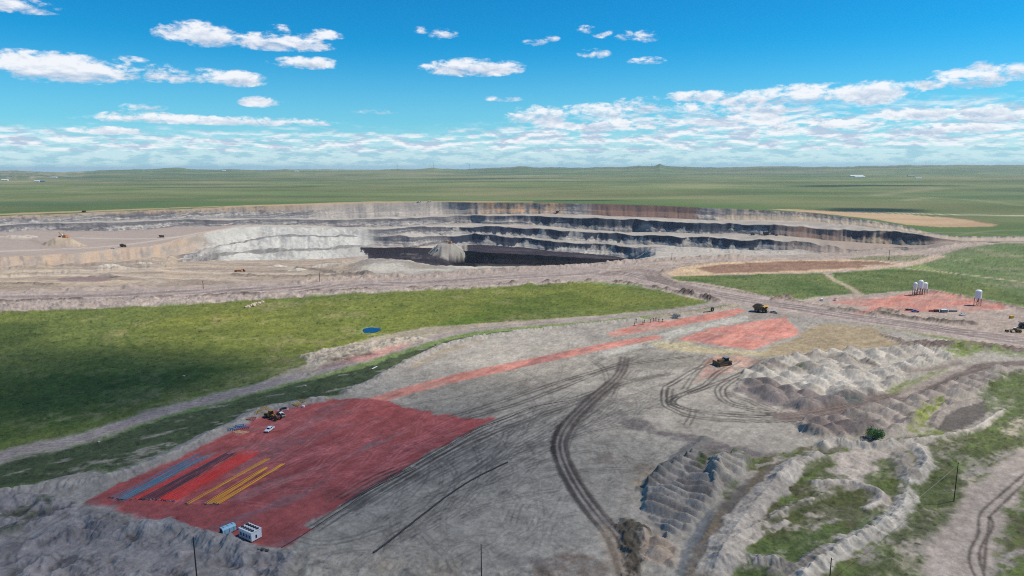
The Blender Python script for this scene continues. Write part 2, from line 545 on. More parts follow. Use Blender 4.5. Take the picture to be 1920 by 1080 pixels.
def paint(ix, m_, col, gr=0.0, reg=None, rt=0.5):
    c = lin(col)
    C[ix] = C[ix] * (1 - m_[:, None]) + c[None, :] * m_[:, None]
    GR[ix] = GR[ix] * (1 - m_) + gr * m_
    if reg is not None:
        r = REG[ix]; r[m_ > rt] = reg; REG[ix] = r


def tint(ix, m_, f):
    f = np.array(f, float) if hasattr(f, '__len__') else np.array([f, f, f])
    C[ix] *= (1 - m_[:, None] * (1 - f[None, :]))


ALL = np.nonzero(np.ones(Xg.shape, bool))
n1 = fbm(Xg, Yg, 220, 4, 1); n2 = fbm(Xg, Yg, 38, 4, 2); n3 = fbm(Xg, Yg, 7, 4, 3)
nfar = fbm(Xg, Yg, 900, 5, 4)
# base prairie
g0 = lin('5f7648'); g1 = lin('7d8a58'); g2 = lin('465f38')
t = np.clip(0.5 + 0.5 * n1 + 0.25 * n2, 0, 1)[..., None]
C[:] = g0 * (1 - t) + g1 * t
t = np.clip(-(n2 + 0.6 * n3) * 0.8, 0, 1)[..., None]
C[:] = C * (1 - 0.5 * t) + g2 * 0.5 * t
GR[:] = 1.0
# the far prairie: browner sage bands and green swales
fa = np.nonzero(FAR)
e = fbm(Xg[fa], Yg[fa] , 1500, 5, 14); e2 = fbm(Xg[fa], Yg[fa], 260, 4, 15)
tt = np.clip(0.45 + 0.45 * e + 0.25 * e2, 0, 1)[:, None]
C[fa] = lin('526a3c') * (1 - tt) + lin('817f5c') * tt
st_ = fbm(Xg[fa] * .35, Yg[fa], 420, 5, 18, .62)
C[fa] *= (1 + .38 * np.clip(st_, -1, 1))[:, None]
sw_ = sst(.25, .6, fbm(Xg[fa] * .3, Yg[fa], 1100, 4, 19, .6))[:, None]
C[fa] = C[fa] * (1 - .55 * sw_) + lin('3f5a3c') * .55 * sw_
edge = sst(0.30, 0.0, TT[fa]) * (SEG[fa] == 21)
C[fa] = C[fa] * (1 - 0.6 * edge[:, None]) + lin('4c6b36') * 0.6 * edge[:, None]
BZ[fa] += (fbm(Xg[fa], Yg[fa], 900, 4, 16) * 7 * sst(0, 0.25, TT[fa]) * (SEG[fa] == 21) + fbm(Xg[fa], Yg[fa], 1600, 4, 17) * 26 * (SEG[fa] == 22)).astype(np.float32)
# ---------------------------------------------------------------- the pit
s = SEG; P = np.nonzero(PIT)
px_ = pxc[None, :] * np.ones((NR, 1)); pp = px_[P]; sg = SEG[P]; tp = TT[P]; zz = Zg[P]; xx = Xg[P]; yy = Yg[P]
A = AZ[None, :] * np.ones((NR, 1)); ap = A[P]
nz1 = fbm(ap * 1700, zz * 1.0, 13, 4, 21, .62); nz2 = fbm(xx, yy, 60, 4, 22); nz3 = fbm(ap * 1700 + zz * .8, zz * 1.1, 4.5, 4, 23, .7)
tal = .56 + .75 * fbm(ap * 1700, ap * 0 + 5, 30, 4, 25, .62)
tal4 = .52 + .75 * fbm(ap * 1700, ap * 0 + 15, 26, 4, 35, .62)
tal6 = .42 + .6 * fbm(ap * 1700, ap * 0 + 25, 30, 4, 45, .62)
strat = fbm(zz * 1.0 + 2.5 * nz2 + 1.2 * nz1, ap * 60, 4.2, 3, 24)
col = np.tile(lin('a39c98'), (len(pp), 1))


def mixc(m_, c):
    global col
    c = lin(c) if isinstance(c, str) else c
    col = col * (1 - m_[:, None]) + c * m_[:, None]


wall = np.isin(sg, (0, 2, 4, 6, 8))
ben = np.isin(sg, (1, 3, 5, 7))
mixc(ben * 1.0, 'b0aaa2')
mixc(ben * np.clip(0.3 + nz2 * 1.6, 0, 1) * 0.55, '8e8680')
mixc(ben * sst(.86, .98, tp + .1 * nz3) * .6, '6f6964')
mixc(wall * 1.0, '94918f')
mixc(wall * sst(900, 700, pp) * .35, '7f7e80')
mixc(wall * np.clip(nz1 * 1.2, 0, 1) * sst(.75, .5, tp) * 0.6, 'c6c2ba')
mixc(wall * np.clip(nz3 * 2, 0, 1) * .65, '59585e')
mixc(wall * np.clip(-nz1 * 1.1, 0, 1) * 0.45, '6a6a70')
ledge = np.abs(((zz + 3.0 * nz2 + 1.0 * nz3) / 6.5) % 1 - .5) * 2
mixc(wall * sst(.72, .95, ledge) * sst(-.3, .4, nz1 + nz3) * .6, '3f3f46')
mixc(wall * sst(.25, .05, ledge) * .35, 'c9c4bb')
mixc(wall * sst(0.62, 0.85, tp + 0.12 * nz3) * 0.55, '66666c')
mixc(wall * np.clip(strat * 2.4 - 0.1, 0, 1) * 0.72, '4c4b52')
# top wall: tan on the left, orange round the middle, brown soil further right
w0 = (sg == 0)
mixc(w0 * sst(0.70, 0.86, tp + .2 * nz3) * sst(820, 500, pp) * 0.75, 'a5917b')
mixc(w0 * sst(.25, .7, fbm(ap * 1700, zz * 2.2, 22, 4, 37, .65)) * sst(900, 700, pp) * .7, '55555b')
mixc(w0 * sst(0.35, 0.15, tp + .2 * nz1) * sst(900, 500, pp) * 0.4, '8f8e90')
mixc(w0 * sst(560, 640, pp) * sst(900, 820, pp) * 0.5, 'b3aba3')
mixc(w0 * sst(840, 930, pp) * sst(1080, 1030, pp) * np.clip(.45 + nz1, 0, 1) * 0.8, 'c09a74')
mixc(w0 * sst(1080, 1130, pp) * sst(1320, 1290, pp) * .9, '755c53')
mixc(w0 * sst(1080, 1130, pp) * sst(1320, 1290, pp) * np.clip(nz3, 0, 1) * .5, '93705c')
mixc(w0 * sst(1330, 1370, pp) * np.clip(.5 + nz1, 0, 1) * 0.6, 'bfae98')
mixc(w0 * sst(1400, 1420, pp) * sst(0.72, 0.8, tp + .25 * nz1) * np.clip(.4 + 1.5 * nz3, 0, 1) * .7, '4a4347')
mixc(w0 * sst(1330, 1370, pp) * sst(.7, .3, tp + .3 * nz1) * .6, 'b5a58e')
# second wall: pale on the left side, shade painted dark blue-grey in the right part, red-brown rubble beyond the shovel
w2 = (sg == 2)
mixc(w2 * sst(0.55, 0.72, tp + .15 * nz3) * sst(1000, 950, pp) * .45, '5c5b60')
mixc(w2 * sst(-.05, .05, tp - tal - .16 * nz3) * sst(930, 960, pp) * sst(1470, 1450, pp) * .95, '343d4b')
mixc(w2 * sst(1440, 1475, pp) * .85, '7b6a62')
mixc(w2 * sst(1440, 1475, pp) * np.clip(nz3 * 1.4, 0, 1) * sst(1590, 1540, pp) * .7, 'a0755c')
mixc(w2 * sst(1575, 1600, pp) * sst(1745, 1725, pp) * sst(0.4, .5, tp + .35 * nz3 + .2 * nz1) * .9, '46434a')  # dark arc of shade painted into the wall colour
mixc(w2 * sst(1575, 1600, pp) * sst(.5, .3, tp + .3 * nz3) * .7, 'a39482')
mixc((sg == 4) * sst(690, 700, pp + 10 * nz3) * sst(845, 835, pp + 10 * nz3) * sst(-.05, .05, tp - .62 - .25 * nz3) * .8, '4a4b55')
mixc((sg == 6) * sst(690, 700, pp + 10 * nz3) * sst(845, 835, pp + 10 * nz3) * sst(-.05, .05, tp - .75 - .3 * nz3) * .7, '54555e')
for k, lo, hi in ((4, 838, 1470), (6, 838, 1190)):
    wk = (sg == k)
    mixc(wk * sst(-.05, .05, tp - (tal4 if k == 4 else tal6) - .16 * nz3) * sst(lo, lo + 10, pp) * sst(hi, hi - 20, pp) * .96, '2b3444')  # navy above the talus: shade of the steep faces put into the colour
    mixc(wk * sst(.05, -.05, tp - (tal4 if k == 4 else tal6) - .16 * nz3) * sst(lo, lo + 10, pp) * sst(hi, hi - 20, pp) * np.clip(.5 + nz3, 0, 1) * .5, 'c2bfb8')
mixc((sg == 4) * sst(1440, 1470, pp) * .8, '8a7f76')
mixc((sg == 4) * sst(1440, 1470, pp) * sst(.1, .3, nz3 + nz1 + tp - .6) * .7, '4c4a50')
mixc((sg == 4) * sst(420, 350, pp) * 1.0, 'a5968a')
mixc((sg == 4) * sst(420, 350, pp) * np.clip(nz1 * 1.3, 0, 1) * .7, 'b39a82')
mixc((sg == 4) * sst(420, 350, pp) * np.clip(-nz1 * 1.3, 0, 1) * .6, '838180')
# pale spoil slopes
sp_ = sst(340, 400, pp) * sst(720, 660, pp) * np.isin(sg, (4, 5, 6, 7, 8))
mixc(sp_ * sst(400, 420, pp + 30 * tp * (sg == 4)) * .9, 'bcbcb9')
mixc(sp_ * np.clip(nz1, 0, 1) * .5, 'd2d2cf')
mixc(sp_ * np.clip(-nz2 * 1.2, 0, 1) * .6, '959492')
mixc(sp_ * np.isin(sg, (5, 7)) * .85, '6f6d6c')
mixc(sp_ * sst(.2, .7, nz1 + .6 * nz3) * .6, '8d8c8b')
mixc(sp_ * np.clip(nz3, 0, 1) * .4, 'a5a5a3')
mixc(((sg == 8) | (sg == 7)) * sst(600, 660, pp) * sst(720, 660, pp) * .5, '8c8b8a')
# upper working bench on the left
mixc((sg == 3) * sst(480, 420, pp) * .9, '9e918a')
mixc((sg == 3) * sst(480, 420, pp) * np.clip(fbm(xx * .2, yy, 22, 3, 26), 0, 1) * .6, '978a84')
mixc(((sg == 3) & (pp < 420)) * sst(0.93, 1.0, tp + .06 * nz2) * .7, '8b8784')
# road benches in the right part
for k in (1, 3, 5):
    mixc((sg == k) * sst(880, 960, pp) * sst(.55, .45, abs(tp - .5) * 2 + .2 * nz2) * .35, '98908c')
mixc((sg == 3) * sst(1400, 1500, pp) * .6, 'a99e92')
# coal
pe = pp + 14 * tp * (sg == 8) + 7 * nz3 + 5 * nz1
coal = ((sg == 8) | (sg == 9)) * sst(686, 690, pe) * sst(1200, 1185, pp) + (sg == 7) * sst(860, 885, pp + 10 * nz3) * sst(1200, 1190, pp)
coal = np.clip(coal, 0, 1)
mixc(coal, '17151a')
mixc((sg == 7) * coal * .8, '37323a')
mixc(((sg == 9) | (sg == 8)) * sst(686, 690, pe) * sst(850, 838, pp) * .75, '2b262c')
mixc((sg == 9) * sst(840, 870, pp) * sst(1200, 1190, pp) * .8, '0b0b0e')
mixc(((sg == 9) | (sg == 7)) * coal * sst(.15, .6, fbm(xx * .5, yy, 90, 5, 34, .65)) * .6, '4d474c')
mixc((sg == 9) * coal * sst(.35, .6, fbm(xx, yy * .4, 40, 4, 36, .65)) * .5, '6a6462')
# near slope and lip
nl = (sg >= 10)
mixc(nl * 1.0, '98938d')
mixc((sg == 11) * np.clip(.3 + nz2 * 1.4, 0, 1) * .6, 'c5c1b7')
mixc((sg == 11) * np.clip(-nz2 * 1.4, 0, 1) * .6, '837a70')
mixc((sg == 10) * sst(1200, 660, pp) * .6, '5a5656')
# right end of the pit: dirt floor
mixc((np.isin(sg, (5, 6, 7, 8, 9, 10, 11))) * sst(1190, 1260, pp) * .8, 'b0aaa2')
mixc((np.isin(sg, (3, 4, 5, 6, 7, 8, 9, 10, 11))) * sst(1480, 1560, pp) * .8, '9b8d84')
# left floor: tan
fl = np.isin(sg, (5, 6, 7, 8, 9, 10, 11)) * sst(345, 320, pp)
fl = np.clip(fl + np.isin(sg, (9, 10, 11)) * sst(700, 640, pp), 0, 1)
mixc(fl, '9c8f83')
nt = fbm(xx * .25, yy, 30, 4, 27)
mixc(fl * np.clip(nt * 1.3, 0, 1) * .6, 'bfae97')
mixc(fl * np.clip(-nt * 1.3, 0, 1) * .6, '85786f')
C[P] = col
GR[P] = 0.0
REG[P] = 1
# relief of the pit
rg = wall * 1.0 * sst(0, .12, tp) * sst(1.0, .9, tp)
g_ = 1 - np.abs(fbm(ap * 1700, zz * .15, 13, 3, 28, .6))
g2_ = 1 - np.abs(fbm(ap * 1700, zz * .3, 34, 3, 29, .6))
BZ[P] += ((g_ - .6) * 1.6 + (g2_ - .6) * 2.2) * rg * sst(1780, 1700, pp) * (1 - .6 * sp_)
BZ[P] += (fbm(xx, yy, 18, 4, 30, .6) * 1.6 * np.isin(sg, (11, 10, 9, 7, 5)) + sp_ * fbm(xx, yy, 40, 4, 31, .6) * 4.0)


def in_pit(*segs):
    return np.isin(SEG, segs)


# mounds inside the pit
PITF = in_pit(5, 6, 7, 8, 9, 10, 11)
PITV = PIT


def mound(px, py, rx, ry, h, colr=None, dom=None, flat=0.25, seed=3, ang=0.0, rough=.12, absolute=False):
    """heap whose foot is seen centred at a photo point, radii in metres"""
    d_ = PITV if dom is None else dom
    cand = np.nonzero(d_ & (np.abs(U - px) < 1.2) & (np.abs(V - py) < 4))
    if len(cand[0]) == 0:
        print("mound miss", px, py); return None
    k = np.argmin(np.abs(V[cand] - py) + 0.0005 * Dg[cand])
    cx, cy, cz = Xg[cand][k], Yg[cand][k], Zg[cand][k]
    cy += ry * .5 if absolute else 0
    q = np.nonzero((PIT if absolute else d_) & (np.abs(Xg - cx) < max(rx, ry) * 1.5) & (np.abs(Yg - cy) < max(rx, ry) * 1.5))
    ax, ay = rot(Xg[q] - cx, Yg[q] - cy, ang)
    r = np.sqrt((ax / rx) ** 2 + (ay / ry) ** 2) + rough * fbm(Xg[q], Yg[q], rx * .5, 4, seed, .6)
    hh = np.clip((1 - r) / (1 - flat), 0, 1)
    if absolute:
        add_ = np.clip(cz + h * hh - (Zg[q] + BZ[q]), 0, None) * (hh > 0)
        BZ[q] += add_; hh = np.where(add_ > .3, hh, 0)
    else:
        BZ[q] = BZ[q] + h * hh
    if colr:
        paint(q, sst(0, .06, hh) * (0.8 + 0.2 * fbm(Xg[q], Yg[q], rx * .3, 3, seed)), colr)
    return cx, cy, cz


MD = {}
MD['coal_mound'] = mound(834, 484, 66, 60, 38, 'a5a19a', dom=in_pit(8, 9, 10), flat=.36, absolute=True)
MD['left_mound'] = mound(120, 459, 44, 34, 15, 'b3a48e', dom=in_pit(3), flat=.35)
mound(25, 446, 40, 22, 6, 'b5afa6', dom=in_pit(3))
mound(52, 444, 26, 18, 5, 'b5afa6', dom=in_pit(3))
for i_, (a, b, r, h) in enumerate([(205, 502, 26, 5), (225, 504, 20, 4), (560, 508, 18, 4), (540, 504, 22, 4), (610, 501, 30, 6), (640, 500, 26, 6), (280, 496, 16, 4), (305, 497, 14, 4), (262, 495, 16, 3), (410, 495, 18, 3), (520, 500, 20, 4)]):
    mound(a, b, r, r * .6, h, 'aaa295' if i_ % 2 else 'c8c2b6', dom=in_pit(9, 10, 11, 8, 7), seed=50 + i_)
# dark streaks, berms and the purple-brown puddle on the left flat
FL = in_pit(6, 7, 8, 9, 10, 11)
ix, m_ = poly([(105, 524), (150, 519), (200, 519), (215, 522), (180, 528), (120, 529)], 3, 3, 14, dom=FL); paint(ix, m_ * .8, '7d6c70')
for pts, wd in (([(60, 547), (120, 544), (200, 541), (250, 539)], 4), ([(440, 516), (480, 518), (540, 520), (620, 518), (700, 515)], 5), ([(440, 537), (500, 535), (560, 532), (600, 531)], 4),
                ([(560, 504), (600, 507), (640, 513), (690, 516)], 5), ([(170, 519), (200, 517), (222, 521)], 4), ([(0, 536), (40, 532), (100, 534)], 6)):
    ix, m_, d_, t_ = line(pts, wd, 3, 3, 9, dom=FL)
    paint(ix, m_ * .75, '6f655c'); BZ[ix] += m_ * (2.2 + fbm(FX[ix], FY[ix], 5, 3, 5) * 1.0)
for pts, wd in (([(0, 520), (120, 516), (300, 520), (460, 527)], 5), ([(100, 512), (300, 508), (430, 512), (640, 514)], 6), ([(0, 510), (200, 506), (400, 499)], 6), ([(250, 545), (300, 528), (260, 520)], 2)):
    ix, m_, d_, t_ = line(pts, wd, 4, 1, 9, dom=FL); paint(ix, m_ * .4, 'c9bdb0')
# upper bench haul lane up the ramp, and its berm
for pts, wd, cc in (([(-100, 474), (60, 469), (200, 462), (300, 450), (380, 436), (460, 423)], 7, 'c0b4ab'), ([(60, 447), (65, 452), (100, 462), (150, 458), (280, 448)], 5, '8d8378'), ([(150, 446), (260, 448), (330, 444)], 5, 'c5bdb4')):
    ix, m_, d_, t_ = line(pts, wd, 4, 1, 9, dom=in_pit(3)); paint(ix, m_ * .6, cc)
# berm along the pit edge of the haul road
EDGE = FORE | in_pit(11)
for pts in ([(560, 529), (640, 523), (700, 520), (780, 519), (860, 513), (940, 507), (1020, 502.5), (1100, 498), (1180, 491.5), (1250, 486.5), (1330, 483.5), (1410, 482)],):
    ix, m_, d_, t_ = line(pts, 5, 3, 4, 7, dom=EDGE); paint(ix, m_ * .95 * np.clip(.75 + .8 * fbm(FX[ix], FY[ix], 9, 3, 66), 0, 1), '564e46'); BZ[ix] += m_ * (2.6 + 1.6 * fbm(FX[ix], FY[ix], 6, 3, 6))
# ---------------------------------------------------------------- haul roads and fields beyond the work yard
R_ROAD, R_TRACK, R_PAD, R_YARD, R_SPOIL = 2, 3, 4, 5, 6
BOTH = FORE | in_pit(11, 10)
FARG = FORE | FAR | in_pit(11)
# disturbed ground on both sides of the haul road
ix, m_ = poly([(-500, 560), (0, 546), (333, 536), (640, 520), (860, 510), (1050, 498), (1240, 484), (1560, 477), (1720, 468), (1790, 444), (1880, 452), (1860, 470), (1740, 484), (1700, 500), (1560, 512), (1260, 518), (1300, 527), (1410, 546), (1500, 563), (1560, 553), (1740, 541), (1930, 579), (2600, 660), (2600, 740), (1920, 655), (1640, 612), (1488, 590), (1334, 567), (1240, 545), (1180, 533), (1100, 527), (900, 541), (633, 552), (333, 572), (0, 586), (-500, 606)], 2, 3, 12, dom=BOTH)
paint(ix, m_, 'a2958d', reg=0)
x = FX[ix]; y = FY[ix]
n_ = fbm(x, y, 14, 4, 61); tint(ix, m_ * np.clip(n_, 0, 1) * .5, (.70, .68, .66))
# spoil shoulder below the road
ix, m_ = poly([(-500, 590), (0, 569), (333, 558), (633, 546), (900, 536), (1050, 528), (1180, 532), (1100, 530), (900, 541), (633, 552), (333, 572), (0, 586), (-500, 606)], 2, 2, 8)
paint(ix, m_, 'a49892'); BZ[ix] += m_ * (1.0 + 1.8 * fbm(FX[ix], FY[ix], 9, 4, 62, .6)); tint(ix, m_ * np.clip(fbm(FX[ix], FY[ix], 8, 4, 63) * 1.4, 0, 1) * .5, .6)
# main roads
road = [[(-500, 560), (0, 550), (300, 541), (640, 528), (850, 515), (1050, 501), (1150, 495), (1245, 487), (1237, 505), (1236, 516), (1258, 528), (1300, 533), (1400, 549.5), (1500, 568), (1600, 585), (1700, 601), (1800, 615), (1920, 632.5), (2600, 735), (2600, 765), (1920, 648), (1780, 630), (1642, 609), (1488, 586.5), (1400, 576), (1334, 565), (1240, 542), (1190, 527), (1100, 523), (1000, 531), (900, 536), (633, 545), (333, 557), (0, 567), (-500, 584)],
        [(1200, 492), (1250, 487), (1411, 482.5), (1565, 480.5), (1650, 477), (1720, 471.5), (1765, 462), (1780, 452), (1768, 444), (1738, 435), (1770, 434), (1810, 440), (1832, 449), (1830, 459), (1790, 470), (1720, 480), (1640, 486), (1565, 489), (1400, 490), (1290, 495), (1242, 504), (1200, 510)]]
for i_, pl in enumerate(road):
    ix, m_ = poly(pl, 1.2, 0.8, 10, dom=BOTH)
    paint(ix, m_, '9c908b', reg=R_ROAD)
    x = FX[ix]; y = FY[ix]
    tint(ix, m_ * np.clip(fbm(x, y, 26, 3, 65) * .8, 0, 1) * .25, .8)
# wheel lanes on the roads: darker damp lanes and paler dust between
def lanes(pts, offs, wd, colr, a, soft=1.2, dom=None):
    W = smooth(pts)
    for o in offs:
        nrm = np.gradient(W, axis=0); nrm = np.stack([-nrm[:, 1], nrm[:, 0]], 1); nrm /= np.linalg.norm(nrm, axis=1)[:, None] + 1e-9
        W2 = W + nrm * o
        ix = near(W2, wd + 4, BOTH if dom is None else dom)
        d_, t_, s__ = seg_d(W2, FX[ix], FY[ix])
        d_ = d_ + .25 * fbm(FX[ix], FY[ix], 9, 2, 66)
        fp_ = FPR[ix]; w2_ = np.maximum(wd * 1.15, .40 * fp_)
        mm = sst(w2_ + soft + .5 * fp_, w2_ - soft - .5 * fp_, d_) * a * np.minimum(1, .35 + .65 * wd / w2_) * (0.75 + 0.25 * fbm(t_, d_ * 0 + o, 30, 3, 67))
        paint(ix, np.clip(mm, 0, 1), colr)


R1 = [(-500, 571), (0, 558), (300, 549), (640, 536), (860, 525), (1050, 514), (1160, 512), (1230, 524), (1320, 546), (1410, 563), (1500, 577), (1620, 597), (1750, 614), (1920, 640), (2600, 750)]
lanes(R1, (-9, 0, 7), 3.0, '63575a', .9)
lanes(R1, (-4.5, 3.6, 12, -14), 1.3, 'bdb1aa', .75)
R2 = [(1130, 508), (1200, 500), (1250, 494), (1411, 486), (1565, 485), (1700, 477), (1790, 464), (1806, 453), (1790, 442), (1740, 434)]
lanes(R2, (-10, -3, 5), 2.0, '7a6d68', .8); lanes(R2, (-6, 1, 9), 1.3, 'c9b9a8', .7)
R3_ = [(1130, 516), (1180, 508), (1215, 508), (1222, 516), (1240, 528), (1330, 548)]
lanes(R3_, (-6, 0, 6), 1.8, '6c5f5b', .8)
lanes([(1120, 502), (1170, 506), (1205, 500), (1240, 492)], (-4, 4), 1.5, '85776f', .4)
for pts, wd in (([(0, 566), (200, 561), (333, 557), (500, 551), (640, 545), (760, 541), (900, 536.5), (1000, 531), (1100, 526), (1180, 531), (1260, 545), (1330, 562)], 3.2),
                ([(1250, 541), (1290, 551), (1345, 566)], 3.0)):
    ix, m_, d_, t_ = line(pts, wd * .8, 1.2, 2.0, 5); b = m_ * np.clip(.7 + 1.3 * fbm(FX[ix], FY[ix], 14, 3, 64), 0, 1)
    paint(ix, b * .95, '4b413b'); BZ[ix] += b * 2.6
# white-ish berm line and dark berm on the far side of the lower road
for pts, wd, cc, h in (([(1245, 507), (1239, 516), (1262, 528), (1300, 532.5), (1400, 548.5), (1500, 566.5), (1560, 577)], 1.6, '6d5f55', 1.6), ([(1290, 553), (1320, 555), (1345, 562)], 2.2, '4e433e', 2.0), ([(1452, 562), (1470, 557), (1488, 562)], 3.5, '6a5a50', 3),
                       ([(1565, 581), (1600, 583), (1640, 591)], 4, '6d655c', 3), ([(1650, 588), (1700, 595), (1760, 603), (1820, 607)], 4.5, '4d453f', 3), ([(1640, 583), (1662, 580), (1680, 586)], 4, '6e675f', 3),
                       ([(1745, 545), (1800, 555), (1860, 567), (1925, 581)], 2.5, '6d5d54', 2.0), ([(1245, 508), (1275, 501), (1320, 495), (1400, 492)], 2.2, '83766a', 1.8)):
    ix, m_, d_, t_ = line(pts, wd, 1.5, 1.5, 4, dom=BOTH); paint(ix, m_ * .85, cc); BZ[ix] += m_ * (h * (.7 + .6 * fbm(FX[ix], FY[ix], 5, 3, 68)))
# stripped oval field with brown furrows
ix, m_ = poly([(1250, 512), (1275, 502), (1340, 493), (1480, 487), (1630, 487), (1690, 494), (1712, 498), (1610, 506), (1500, 511), (1350, 515), (1265, 518)], 2, 2, 14); paint(ix, m_, 'bda68b')
ix, m_ = poly([(1305, 503), (1360, 495), (1500, 489), (1640, 490), (1685, 496), (1600, 503), (1480, 508), (1380, 511), (1340, 512)], 3, 3, 16); paint(ix, m_, '8c7060')
tint(ix, m_ * np.clip(fbm(FX[ix] * .15, FY[ix], 5, 3, 69) * 1.2, 0, 1) * .5, .62)
ix, m_ = poly([(1580, 486), (1640, 480), (1720, 478), (1800, 484), (1740, 492), (1690, 490)], 3, 3, 16); paint(ix, m_ * .75, '6f7352', .7)
# green field pieces between the roads
for pl in ([(1256, 520), (1350, 516), (1545, 512), (1575, 528), (1606, 550), (1560, 554), (1500, 558), (1440, 556), (1390, 543), (1310, 529), (1270, 526)], [(1560, 511), (1700, 504), (1930, 532), (1930, 574), (1745, 541), (1620, 552), (1590, 535)]):
    ix, m_ = poly(pl, 1.5, 2, 10); paint(ix, m_, '5f6c42', 1.0, reg=0)
    n_ = fbm(FX[ix] * .6, FY[ix], 20, 4, 70); tint(ix, m_ * np.clip(-n_ * 1.3, 0, 1), (.62, .78, .6)); tint(ix, m_ * np.clip(n_, 0, 1) * .5, (1.35, 1.2, .9))
ix, m_ = poly([(1800, 466), (1930, 448), (1930, 560), (1740, 500), (1720, 492)], 3, 3, 18); paint(ix, m_ * .9, '5f7048', 1.0, reg=0); n_ = fbm(FX[ix] * .5, FY[ix], 24, 4, 71); paint(ix, m_ * np.clip(n_ * 1.2, 0, 1) * .6, '8b8870', .5)
lines_ = [([(1549, 512), (1562, 524), (1590, 537), (1608, 550), (1612, 556)], 3.0, 'ac9c8c'), ([(1690, 503), (1760, 509), (1840, 519), (1960, 534)], 2.6, 'b0a08e'), ([(1630, 499), (1700, 496), (1762, 480)], 8, 'b7a394'),
          ([(905, 541), (912, 556), (916, 566)], 1.5, 'b0a58c'), ([(916, 566), (870, 572), (820, 580), (780, 588), (745, 600)], 1.5, 'a5a080'), ([(1150, 570), (1185, 577), (1228, 585)], 2.0, 'a29c90'),
          ([(1800, 440), (1870, 432), (1990, 430)], 1.2, '8c8a70'), ([(1840, 446), (1880, 447), (1960, 451)], 1.2, '80805f')]
for pts, wd, cc in lines_:
    ix, m_, d_, t_ = line(pts, wd, .8, .6, 6, dom=FARG | FORE); paint(ix, m_ * .9, cc, 0.1, reg=R_TRACK)
# bare patches in the near-middle fields
for pl, a in (([(735, 598), (770, 585), (830, 572), (850, 578), (790, 590), (745, 603)], .6), ([(815, 571), (850, 569), (845, 577), (822, 578)], .6), ([(1780, 488), (1820, 486), (1815, 492)], .5)):
    ix, m_ = poly(pl, 3, 6, 9); paint(ix, m_ * a * np.clip(.5 + fbm(FX[ix], FY[ix], 6, 3, 72), 0, 1), 'a9a190', .3)
# far country road, stripped tan plateau east of the pit
TAN = FAR | in_pit(0)
ix, m_ = poly([(1440, 391.5), (1500, 392), (1700, 399), (1800, 407), (1868, 419), (1860, 422.5), (1800, 424), (1760, 425), (1700, 421), (1640, 411), (1560, 402), (1500, 397)], 6, 6, 40, dom=FAR | FORE | in_pit(0, 1))
paint(ix, m_, 'b59d80', 0, reg=0); tint(ix, m_ * np.clip(fbm(FX[ix] * .3, FY[ix], 60, 5, 73, .65) * 1.5, 0, 1) * .6, (.78, .70, .64)); tint(ix, m_ * np.clip(fbm(FX[ix] * .5, FY[ix], 200, 4, 173), 0, 1) * .6, (.8, .78, .76))
ix, m_ = poly([(420, 386.5), (700, 377.5), (900, 377), (1000, 378), (1000, 379.2), (850, 379.0), (640, 381.5), (420, 389)], 5, 3, 60, dom=FAR); paint(ix, m_ * .8, 'b09a7e')
ix, m_ = poly([(-600, 409), (0, 403.5), (200, 396), (350, 389.8), (640, 380.3), (640, 379.4), (350, 388.4), (200, 393.8), (0, 400), (-600, 405)], 5, 3, 60, dom=FAR); paint(ix, m_ * .8, 'ad9878')
ix, m_, d_, t_ = line([(1600, 394.5), (1660, 396), (1760, 399.3), (1930, 401.5), (2500, 412)], 7, 2, .5, 20, dom=FAR); paint(ix, m_, 'cfc8bc', 0, reg=R_TRACK)
ix, m_, d_, t_ = line([(1800, 402), (1840, 412), (1880, 418)], 4, 2, .5, 20, dom=FAR); paint(ix, m_ * .7, '7d6a56')
ix, m_, d_, t_ = line([(1700, 443), (1760, 436), (1830, 437), (1930, 443)], 6, 3, 2, 20, dom=FARG | in_pit(0, 1, 2, 3)); paint(ix, m_ * .6, '857b68')
# faint field lines and patches far out
for pts, wd in (([(1640, 368), (1700, 358), (1760, 352)], 12), ([(1700, 370), (1800, 374), (1920, 384)], 10), ([(1700, 376), (1740, 372)], 14), ([(0, 343), (30, 340), (60, 337)], 22)):
    ix, m_, d_, t_ = line(pts, wd, 6, 3, 40, dom=FAR, k=3); paint(ix, m_ * .45, 'b0a68c')
ix, m_ = poly([(0, 325), (60, 323.5), (150, 324), (170, 331), (90, 335), (0, 338)], 60, 60, 300, dom=FAR); paint(ix, m_ * np.clip(.2 + fbm(FX[ix], FY[ix], 120, 4, 74), 0, 1) * .8, 'a79a86')
# pale rims in the pit's east end
ix, m_, d_, t_ = line([(1740, 436), (1690, 432), (1650, 436), (1640, 446), (1660, 452)], 6, 3, 3, 20, dom=PIT); paint(ix, m_ * .5, 'bfae92')

# ---------------------------------------------------------------- the green field on the left, track and strip
FLD = [(-500, 606), (0, 586), (333, 573), (633, 552.5), (900, 541), (1050, 531), (1100, 530), (1200, 540), (1330, 566), (1250, 582), (1080, 595), (960, 605), (870, 614), (800, 628), (700, 650), (560, 668), (600, 680), (560, 698), (450, 728), (300, 764), (150, 812), (0, 845), (-500, 1040)]
ix, m_ = poly(FLD, 1.5, 1.5, 8)
x = FX[ix]; y = FY[ix]
paint(ix, m_, '646f3c', 1.0, reg=0)
a_ = fbm(x, y, 90, 4, 80); b_ = fbm(x, y, 16, 4, 81, .6)
tint(ix, m_ * np.clip(-a_, 0, 1) * .5, (.75, .85, .7)); tint(ix, m_ * np.clip(a_, 0, 1) * .5, (1.3, 1.15, .85))
tint(ix, m_ * np.clip(b_ * 1.2, 0, 1) * .35, (1.25, 1.15, .9)); tint(ix, m_ * np.clip(-b_ * 1.2, 0, 1) * .4, (.62, .72, .62))
